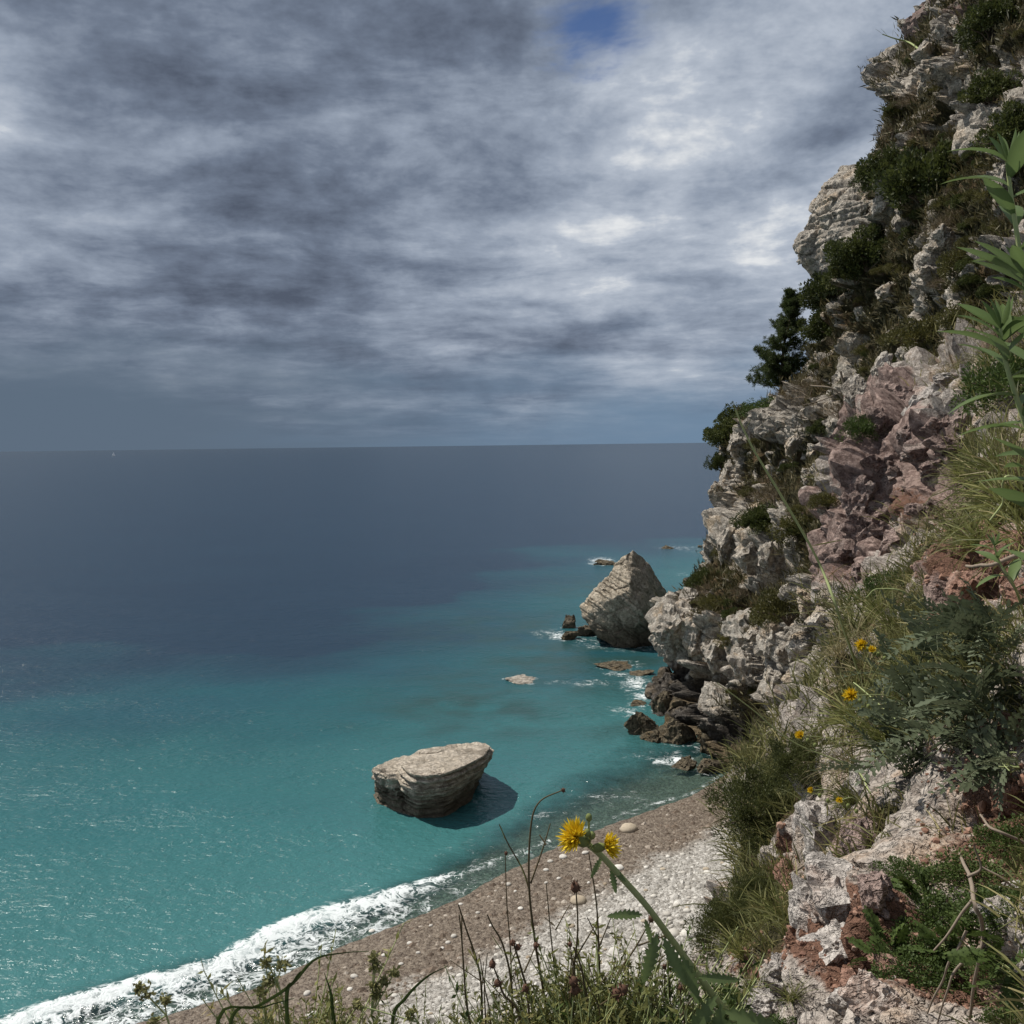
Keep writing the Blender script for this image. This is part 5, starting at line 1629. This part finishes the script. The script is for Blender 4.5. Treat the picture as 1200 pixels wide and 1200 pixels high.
# feathery weeds along the bank
def weed_mesh(seed, mat, n=60, per=16, leaf=0.05, w=0.012, h=1.0, spread=0.3):
    rs = np.random.RandomState(seed)
    fo, st = MB(), MB()
    for i in range(n):
        d = np.array([rs.normal() * spread, rs.normal() * spread, 1.0])
        H = h * rs.uniform(.45, 1.05)
        pts = bez([[0, 0, 0], d * H * .5 + rs.normal(size=3) * .03, d * H + rs.normal(size=3) * .05 + np.array([0, 0, -.04])], 7)
        st.tube(pts, .008, .003, 3)
        f = rs.uniform(.3, 1.0, per)
        C = np.stack([np.interp(f, np.linspace(0, 1, 7), pts[:, k]) for k in range(3)], 1)
        fo.leaves(C, rs.normal(size=(per, 3)) + np.array([0, 0, .7]), leaf * rs.uniform(.6, 1.3, per), w, rs, np.clip(rs.normal(.5, .2) + rs.normal(0, .1, per), 0, 1))
    a, b = fo.mesh('foliage'), st.mesh('stem')
    a.materials.append(M[mat]); b.materials.append(M['greenstem'])
    return a, b


WEED = [weed_mesh(1, 'weedpale', 80, 30, .055, .016), weed_mesh(2, 'grass', 60, 28, .07, .018), weed_mesh(3, 'green', 45, 20, .07, .02, spread=.4)]
WL = ['yellow-green feathery weed', 'pale green feathery weed', 'leafy green weed']
for i, (px, top_, Y, k) in enumerate([(585, 1165, 1.7, 0), (620, 1150, 1.75, 0), (650, 1130, 1.7, 1), (680, 1120, 1.75, 0), (715, 1125, 1.7, 1), (745, 1115, 1.8, 0), (770, 1140, 1.7, 2), (795, 1150, 1.75, 2), (640, 1165, 1.6, 2), (700, 1160, 1.6, 0), (760, 1165, 1.6, 1),
                                      (820, 1145, 1.8, 2), (855, 1150, 1.8, 2), (560, 1185, 1.7, 1), (325, 1150, 1.75, 1), (350, 1178, 1.7, 1), (400, 1185, 1.7, 1), (310, 1180, 1.65, 0), (375, 1190, 1.7, 0), (480, 1188, 1.7, 1), (520, 1192, 1.7, 0), (830, 1180, 1.6, 2)]):
    r = bank_root(px, Y)
    H = (unproj(px, top_, Y)[2] - r.z)
    e = obj('weed', None, label=WL[k] + ' ' + near_mark(px, 0, WM), cat='weed', group='weeds on the bank', loc=r, rot=(0, 0, i * 1.3), scale=H)
    a, b = WEED[k]
    obj('foliage', a, None, e); obj('stem', b, None, e)


# umbel weeds at the left and the bent blades
def umbel(px, py, Y, root, label, spots):
    rt = bank_root(root, Y)
    e = obj('umbel_weed', None, label=label, cat='weed', loc=rt, group='weeds with seed clusters')
    top_ = unproj(px, py, Y)
    stem_obj(e, bez([np.array(rt), (np.array(rt) + top_) / 2 + np.array([.02, 0, 0]), top_], 14), .003, .0018, 'greenstem')
    for j, (x, y, r) in enumerate(spots):
        c = unproj(x, y, Y)
        stem_obj(e, bez([top_, (top_ + c) / 2, c], 5), .0015, .001, 'greenstem', 'branch')
        rs = np.random.RandomState(j + int(px))
        mb = MB(); n = 55
        o = unit(rs.normal(size=(n, 3))) * r / FOC * Y * rs.uniform(.3, 1, n)[:, None]
        mb.leaves(o, rs.normal(size=(n, 3)), .010, .006, rs, rs.uniform(.2, .9, n))
        q = obj('seed_cluster', mb.mesh('seed_cluster'), M['seedgreen'], e); q.location = Vector(c) - e.location


umbel(195, 1190, 1.8, 210, 'weed with three knobbly green seed clusters over the surf', [(170, 1163, 11), (193, 1172, 7), (181, 1198, 8), (163, 1157, 6)])
umbel(325, 1150, 1.75, 330, 'weed with a green seed cluster beside the bent dark blade', [(330, 1131, 9), (312, 1128, 5), (315, 1150, 7), (306, 1165, 8)])
umbel(435, 1190, 1.75, 440, 'pale weed with seed clusters in front of the wet shingle', [(438, 1122, 6), (440, 1132, 7), (462, 1140, 6), (438, 1155, 6), (440, 1165, 7), (450, 1150, 5)])
umbel(490, 1198, 1.7, 490, 'small pale weed on the shingle between the blades', [(482, 1188, 7), (420, 1178, 6)])


def bent_blade(pts, Y, label, w, root_px):
    rt = bank_root(root_px, Y)
    e = obj('bent_reed', None, label=label, cat='grass', group='long blades on the bank', loc=rt)
    P = bez([np.array(rt)] + [unproj(x, y, Y) for x, y in pts], 30)
    wd = w * np.sin(np.pi * np.clip(np.linspace(0.25, 1.0, 30), 0, 1)) + .0004
    tg = unit(np.gradient(P, axis=0)); X = unit(np.cross(tg, np.array([0.1, 1.0, .5])))
    V = np.stack([P - X * wd[:, None], P + np.array([0, 0.002, 0]), P + X * wd[:, None]], 1).reshape(-1, 3) - np.array(rt)
    F = []
    for i in range(29):
        a = i * 3
        F += [[a, a + 1, a + 4], [a, a + 4, a + 3], [a + 1, a + 2, a + 5], [a + 1, a + 5, a + 4]]
    mb = MB(); mb.add(V, F, .25)
    obj('blade', mb.mesh('blade'), M['green'], e)


bent_blade([(255, 1198), (300, 1180), (340, 1155), (368, 1125), (400, 1117), (432, 1115)], 1.6, 'long dark blade bent flat at its tip above the wet shingle', .0030, 235)
bent_blade([(270, 1200), (310, 1180), (345, 1170)], 1.6, 'shorter dark blade under the bent blade', .0026, 250)
bent_blade([(460, 1200), (475, 1170), (500, 1145), (525, 1132)], 1.7, 'single green blade arching over the white pebbles', .0030, 450)
bent_blade([(392, 1200), (388, 1165), (380, 1140)], 1.7, 'short upright blade pointing at the surf', .0030, 396)
bent_blade([(336, 1180), (345, 1150), (352, 1138)], 1.6, 'stubby blade crossing the bent blade', .0030, 330)


# lance-leaved plants hanging in from the right
def lance_plant(pts, Y, label, leaves, seed):
    rs = np.random.RandomState(seed)
    h = ray(min(pts[0][0], 1330), pts[0][1])
    P = [np.array(h[0])] + [unproj(x, y, Y) for x, y in pts[1:]]
    e = obj('leafy_plant', None, label=label, cat='plant', group='lance-leaved plants', loc=P[0])
    st = bez(P, 40)
    stem_obj(e, st, .006, .003, 'greenstem')
    for i in range(leaves):
        f = 0.35 + 0.65 * i / (leaves - 1)
        o = st[int(f * 39)]
        a = i * 2.4 + seed
        L = 0.125 * (1.15 - 0.40 * f) * rs.uniform(.8, 1.2)
        add_leaf(e, LANCE[i % 3], o, (math.cos(a), 0.7 * math.sin(a), 0.25 + 0.5 * f + rs.normal() * .15), L, (0, 0, 1), rs.normal() * .3)
    tip = st[-1]
    for j in range(5):
        a = j * 1.256
        add_leaf(e, LANCE[0], tip, (math.cos(a) * .5, math.sin(a) * .5, 1), .055, (1, 0, 0.2))


lance_plant([(1300, 1000), (1260, 700), (1215, 420), (1188, 250), (1180, 190)], 1.75, 'tall plant with lance leaves rising against the upper cliff', 15, 1)
lance_plant([(1310, 1000), (1270, 760), (1220, 560), (1180, 430), (1172, 385)], 1.65, 'lance-leaved plant with broad leaves before the pink outcrop', 22, 2)
lance_plant([(1320, 1010), (1290, 760), (1250, 500), (1212, 350), (1200, 320)], 1.7, 'lance-leaved plant half hidden behind its taller neighbours', 22, 4)
lance_plant([(1200, 720), (1190, 690), (1172, 660), (1165, 640)], 3.6, 'small rosette of broad leaves beside the red rock', 9, 5)


# grey-green pinnate plants
def rosette(px, py, L, n, label, seed, meshes=PINN, spread=1.0, up=0.5, name='feathery_plant', group='feathery plants on the near slope', toward=(-0.5, -0.5, 0.3)):
    rs = np.random.RandomState(seed)
    h = ray(px, py)
    if h is None: return
    l = L / FOC * h[0].y
    e = obj(name, None, label=label, cat='plant', group=group, loc=h[0])
    for i in range(n):
        d = rs.normal(size=3) * spread + np.array(toward) + np.array([0, 0, up])
        if d @ np.array(h[1]) < 0.05: d = d + 1.2 * np.array(h[1])
        o = np.array(h[0]) + rs.normal(size=3) * l * .18 + np.array(h[1]) * l * rs.uniform(0, .5)
        add_leaf(e, meshes[i % len(meshes)], o, d, l * rs.uniform(.65, 1.15), (0, 0, 1), rs.normal() * .5)
    mb = MB(); 
    for i in range(5):
        mb.tube([[0, 0, 0], rs.normal(size=3) * l * .1 + np.array(h[1]) * l * .25, rs.normal(size=3) * l * .15 + np.array(h[1]) * l * .5], l * .02, l * .01, 4)
    obj('stem', mb.mesh('stem'), M['greenstem'], e)


for i, (px, py, L, n, lab) in enumerate([
    (1150, 770, 75, 24, 'grey-green feathery plant under the red rock'), (1100, 820, 75, 26, 'broad grey-green feathery plant in the middle of the slope'), (1170, 840, 80, 24, 'feathery plant drooping over the dark hollow'),
    (1080, 870, 70, 22, 'feathery plant above the pale knob of rock'), (1130, 880, 75, 22, 'feathery plant overhanging the shaded red earth'), (1190, 760, 70, 20, 'feathery plant directly under the dead branch'),
    (1060, 910, 60, 16, 'small feathery plant behind the pale knob'), (1120, 740, 55, 16, 'small feathery plant at the foot of the red boulder'), (1195, 900, 70, 16, 'drooping feathery plant in the shade'), (1060, 800, 60, 16, 'feathery plant among the tall grass')]):
    rosette(px, py, L, n, lab, i + 3)
for i, (px, py, L, n, lab) in enumerate([(1090, 1050, 46, 18, 'pinnate green plant over the rubble'), (1160, 1090, 46, 18, 'pinnate green plant behind the forked dead twigs'), (1050, 1120, 46, 16, 'pinnate green plant on the red rubble'),
                                         (1190, 1140, 50, 14, 'pinnate green plant in the dark corner'), (1110, 1120, 44, 14, 'pinnate green plant among the dead twigs')]):
    rosette(px, py, L, n, lab, i + 30, VLEAF, name='vetch_plant', group='vetch on the red soil')


# yellow flowers of the slope
for i, (px, py, rx, ry, d) in enumerate([(998, 815, 1090, 850, (-.5, -.6, .3)), (1010, 756, 1060, 800, (-.4, -.7, .2)), (1022, 762, 1062, 800, (-.2, -.5, .6)), (938, 862, 1010, 900, (-.5, -.5, .5)), (951, 926, 1000, 960, (-.6, -.5, .2)), (984, 938, 1020, 965, (-.4, -.6, .4))]):
    h = ray(rx, ry)
    Y = h[0].y * 0.93
    p = unproj(px, py, Y)
    e = obj('yellow_flower', None, label=['large yellow flower on a stalk over the grassy slope', 'yellow flower nearest to the green cushion bush', 'half-open yellow flower beside another under the cushion bush', 'small yellow flower before the fine-leaved bush', 'narrow yellow flower bud opening beside the pale knob', 'tiny yellow flower against the pale rock'][i], cat='flower', loc=h[0])
    stem_obj(e, bez([np.array(h[0]), (np.array(h[0]) + p) / 2 + np.array([0, 0, .05]), p], 14), .003, .002, 'greenstem')
    flower_head(e, p, np.array(d), [11, 9, 6, 7, 5, 5][i] / FOC * Y)
    for j in range(2):
        q = p + np.array([.03 + .03 * j, 0, -.02 - .02 * j])
        bud(e, q, .006 * Y / 3)

# tall grass stalk crossing the cliff, and nodding seed stalks
def stalk(pts, Y, root, label, r=.003, spikes=(), mat='greenstem'):
    h = ray(*root)
    e = obj('grass_stalk', None, label=label, cat='grass', group='tall stalks on the near slope', loc=h[0])
    P = [np.array(h[0])] + [unproj(x, y, Y) for x, y in pts]
    stem_obj(e, bez(P, 30), r, r * .45, mat)
    for (x, y, dx, dz, L) in spikes:
        add_leaf(e, LONG[0], unproj(x, y, Y), (dx, 0, dz), L / FOC * Y, (0, -1, 0.2), name='blade')
    return e


stalk([(990, 740), (960, 660), (915, 580), (885, 530), (870, 500), (862, 480)], 4.2, (1010, 800), 'tall leaning grass stalk crossing the middle cliff', .007, [(872, 505, .5, .8, 18), (868, 502, -.8, .2, 22), (950, 640, .8, .15, 40), (862, 484, -.2, 1, 16)], 'greenstem')
stalk([(1000, 900), (930, 870), (880, 830), (840, 800)], 4.0, (1020, 930), 'thin stalk leaning out over the foot of the cliff', .004, [(846, 808, -.7, .5, 16)])
stalk([(1190, 560), (1175, 590), (1160, 610)], 2.2, (1240, 600), 'nodding pale grass ear beside the rosette', .004, [(1185, 570, -.5, -.9, 50)])
stalk([(1000, 800), (1060, 870), (985, 830), (960, 800)], 4.5, (1080, 870), 'curved stalk with round buds in the grass', .003)
stalk([(1070, 700), (1030, 690), (1015, 700)], 4.4, (1120, 760), 'stalk with a green bud before the cushion bush', .004)
stalk([(1066, 50), (1048, 45), (1034, 40)], 73, (1082, 62), 'thin twig tip showing against the sky by the cliff top', .07, [(1040, 42, -.5, .6, 12), (1034, 40, -.6, .5, 10), (1046, 42, .1, 1, 8)])


# dead branches
def branch_thing(curves, label, r, mat='deadwood'):
    c0 = curves[0]
    P0 = [unproj(x, y, Y) for (x, y, Y) in c0]
    e = obj('dead_branch', None, label=label, cat='branch', group='dead branches on the near slope', loc=P0[0])
    for i, c in enumerate(curves):
        P = bez([unproj(x, y, Y) for (x, y, Y) in c], 22)
        P += 0.012 * min(1, r / .005) * np.c_[perlin(P * 14, 3.), perlin(P * 14, 9.), perlin(P * 14, 5.)]
        stem_obj(e, P, r if i == 0 else r * .6, r * .55 if i == 0 else r * .3, mat, 'branch' if i else 'stem', 6)


h1 = ray(1135, 1190)[0].y; h0 = ray(1108, 975)[0].y
ym = min(h0, h1) * 0.96
branch_thing([[(1105, 972, h0 * .97), (1125, 1000, h0 * .93), (1140, 1045, ym), (1150, 1090, ym), (1145, 1130, ym), (1135, 1195, h1)], [(1141, 1050, ym), (1120, 1085, ym), (1097, 1112, ym)], [(1148, 1105, ym), (1125, 1135, ym), (1112, 1158, ym), (1095, 1200, h1 * .98)], [(1133, 1090, ym), (1115, 1130, ym), (1080, 1200, h1)], [(1132, 1028, ym), (1148, 1015, ym), (1142, 990, ym)]],
             'pale forked dead branch hanging over the red rubble', .0052)
hb = ray(1180, 655)[0].y
branch_thing([[(1215, 640, hb * .85), (1180, 655, hb * .85), (1155, 662, hb * .86), (1133, 663, hb * .9)], [(1172, 662, hb * .86), (1190, 690, hb * .87), (1205, 700, hb * .87)]], 'thick dry grey branch lying beside the red rock', .011)
hb = ray(945, 1010)[0].y
branch_thing([[(1010, 980, hb * .96), (985, 990, hb * .95), (960, 1003, hb * .95), (925, 1025, hb * .97)]], 'straight dry twig lying across the pale rock', .009)
hb = ray(1180, 1000)[0].y
branch_thing([[(1200, 990, hb * .9), (1170, 975, hb * .9), (1148, 955, hb * .93)]], 'thin dead twig in the shaded hollow', .005)
branch_thing([[(1200, 1060, hb * .85), (1180, 1035, hb * .85), (1150, 1015, hb * .86)], [(1180, 1035, hb * .85), (1165, 1060, hb * .86)]], 'brown forked twig above the pale stones', .004)
branch_thing([[(985, 435, 60), (992, 470, 60), (975, 455, 60), (950, 452, 61)], [(985, 460, 60), (960, 470, 60), (940, 475, 60)], [(990, 480, 60), (965, 488, 60)]], 'bleached dead branches in the thicket of the middle cliff', .07)


# ---- rubble on the red soil
def rubble():
    rs = np.random.RandomState(3)
    cand = np.where((nA['red'] > 0.35) & (nV[:, 1] < 12))[0]
    idx = cand[rs.randint(len(cand), size=5000)]
    n = len(idx)
    V0, F0 = ICO[1]
    r = np.exp(rs.normal(math.log(0.0045), 0.55, n)) * np.clip(nV[idx, 1] / 2.5, .8, 3)
    r = np.clip(r, 0.002, 0.022)
    J = V0[None] * (1 + rs.uniform(-.35, .35, (n, len(V0), 1))) * r[:, None, None] * rs.uniform(.6, 1.2, (n, 1, 3))
    V = J + nV[idx][:, None]
    F = (F0[None] + (np.arange(n) * len(V0))[:, None, None]).reshape(-1, 3)
    def f(t, p, o):
        t.set(p, 'Base Color', t.ramp(t.attr('tone'), [(0, (0.13, 0.062, 0.042)), (0.6, (0.28, 0.155, 0.105)), (0.85, (0.36, 0.25, 0.19)), (1, (0.50, 0.44, 0.39))])); t.set(p, 'Roughness', 0.95)
    obj('rubble', mesh_np('rubble', V.reshape(-1, 3), F, False, {'tone': np.repeat(rs.rand(n), len(V0))}), principled('red_rubble', f), kind='stuff', label='loose red rubble and clods on the near slope', cat='rubble')


rubble()


# ---- sailing boat on the horizon
def boat():
    p = onplane(133, 533.6, 0)
    p = p / p[1] * 3200 if p[1] > 3200 else p
    p[2] = 0
    e = obj('sailing_boat', None, label='tiny white sailing boat far out near the horizon', cat='boat', loc=p)
    V = np.array([[-5, 0, 1.4], [-4, -1.5, 1.3], [3, -1.3, 1.4], [6, 0, 1.7], [3, 1.3, 1.4], [-4, 1.5, 1.3], [-3.6, -.8, -.2], [3, -.6, -.2], [4.6, 0, 0], [3, .6, -.2], [-3.6, .8, -.2]])
    F = [[0, 1, 5], [1, 2, 4], [1, 4, 5], [2, 3, 4], [1, 6, 7], [1, 7, 2], [2, 7, 8], [2, 8, 3], [4, 3, 8], [4, 8, 9], [5, 4, 9], [5, 9, 10], [0, 6, 1], [0, 5, 10], [0, 10, 6]]
    def f(t, p_, o): t.set(p_, 'Base Color', (0.8, 0.8, 0.8)); t.set(p_, 'Roughness', 0.5)
    wm = principled('white_boat', f)
    obj('hull', mesh_np('hull', V, F, False), wm, e)
    mb = MB(); mb.tube([[0.5, 0, 1.3], [0.5, 0, 15]], .12, .07, 6); obj('mast', mb.mesh('mast'), wm, e)
    mb = MB(); mb.add([[.4, 0, 2.6], [-4.8, .5, 2.6], [.4, 0, 14.6], [-2.6, .45, 8]], [[0, 1, 3], [0, 3, 2]]); obj('mainsail', mb.mesh('mainsail'), wm, e)
    mb = MB(); mb.add([[.7, 0, 13], [5.8, 0, 1.9], [1.0, .5, 2.4]], [[0, 1, 2]]); obj('jib', mb.mesh('jib'), wm, e)


boat()

#%%SEA%%
build_sea()
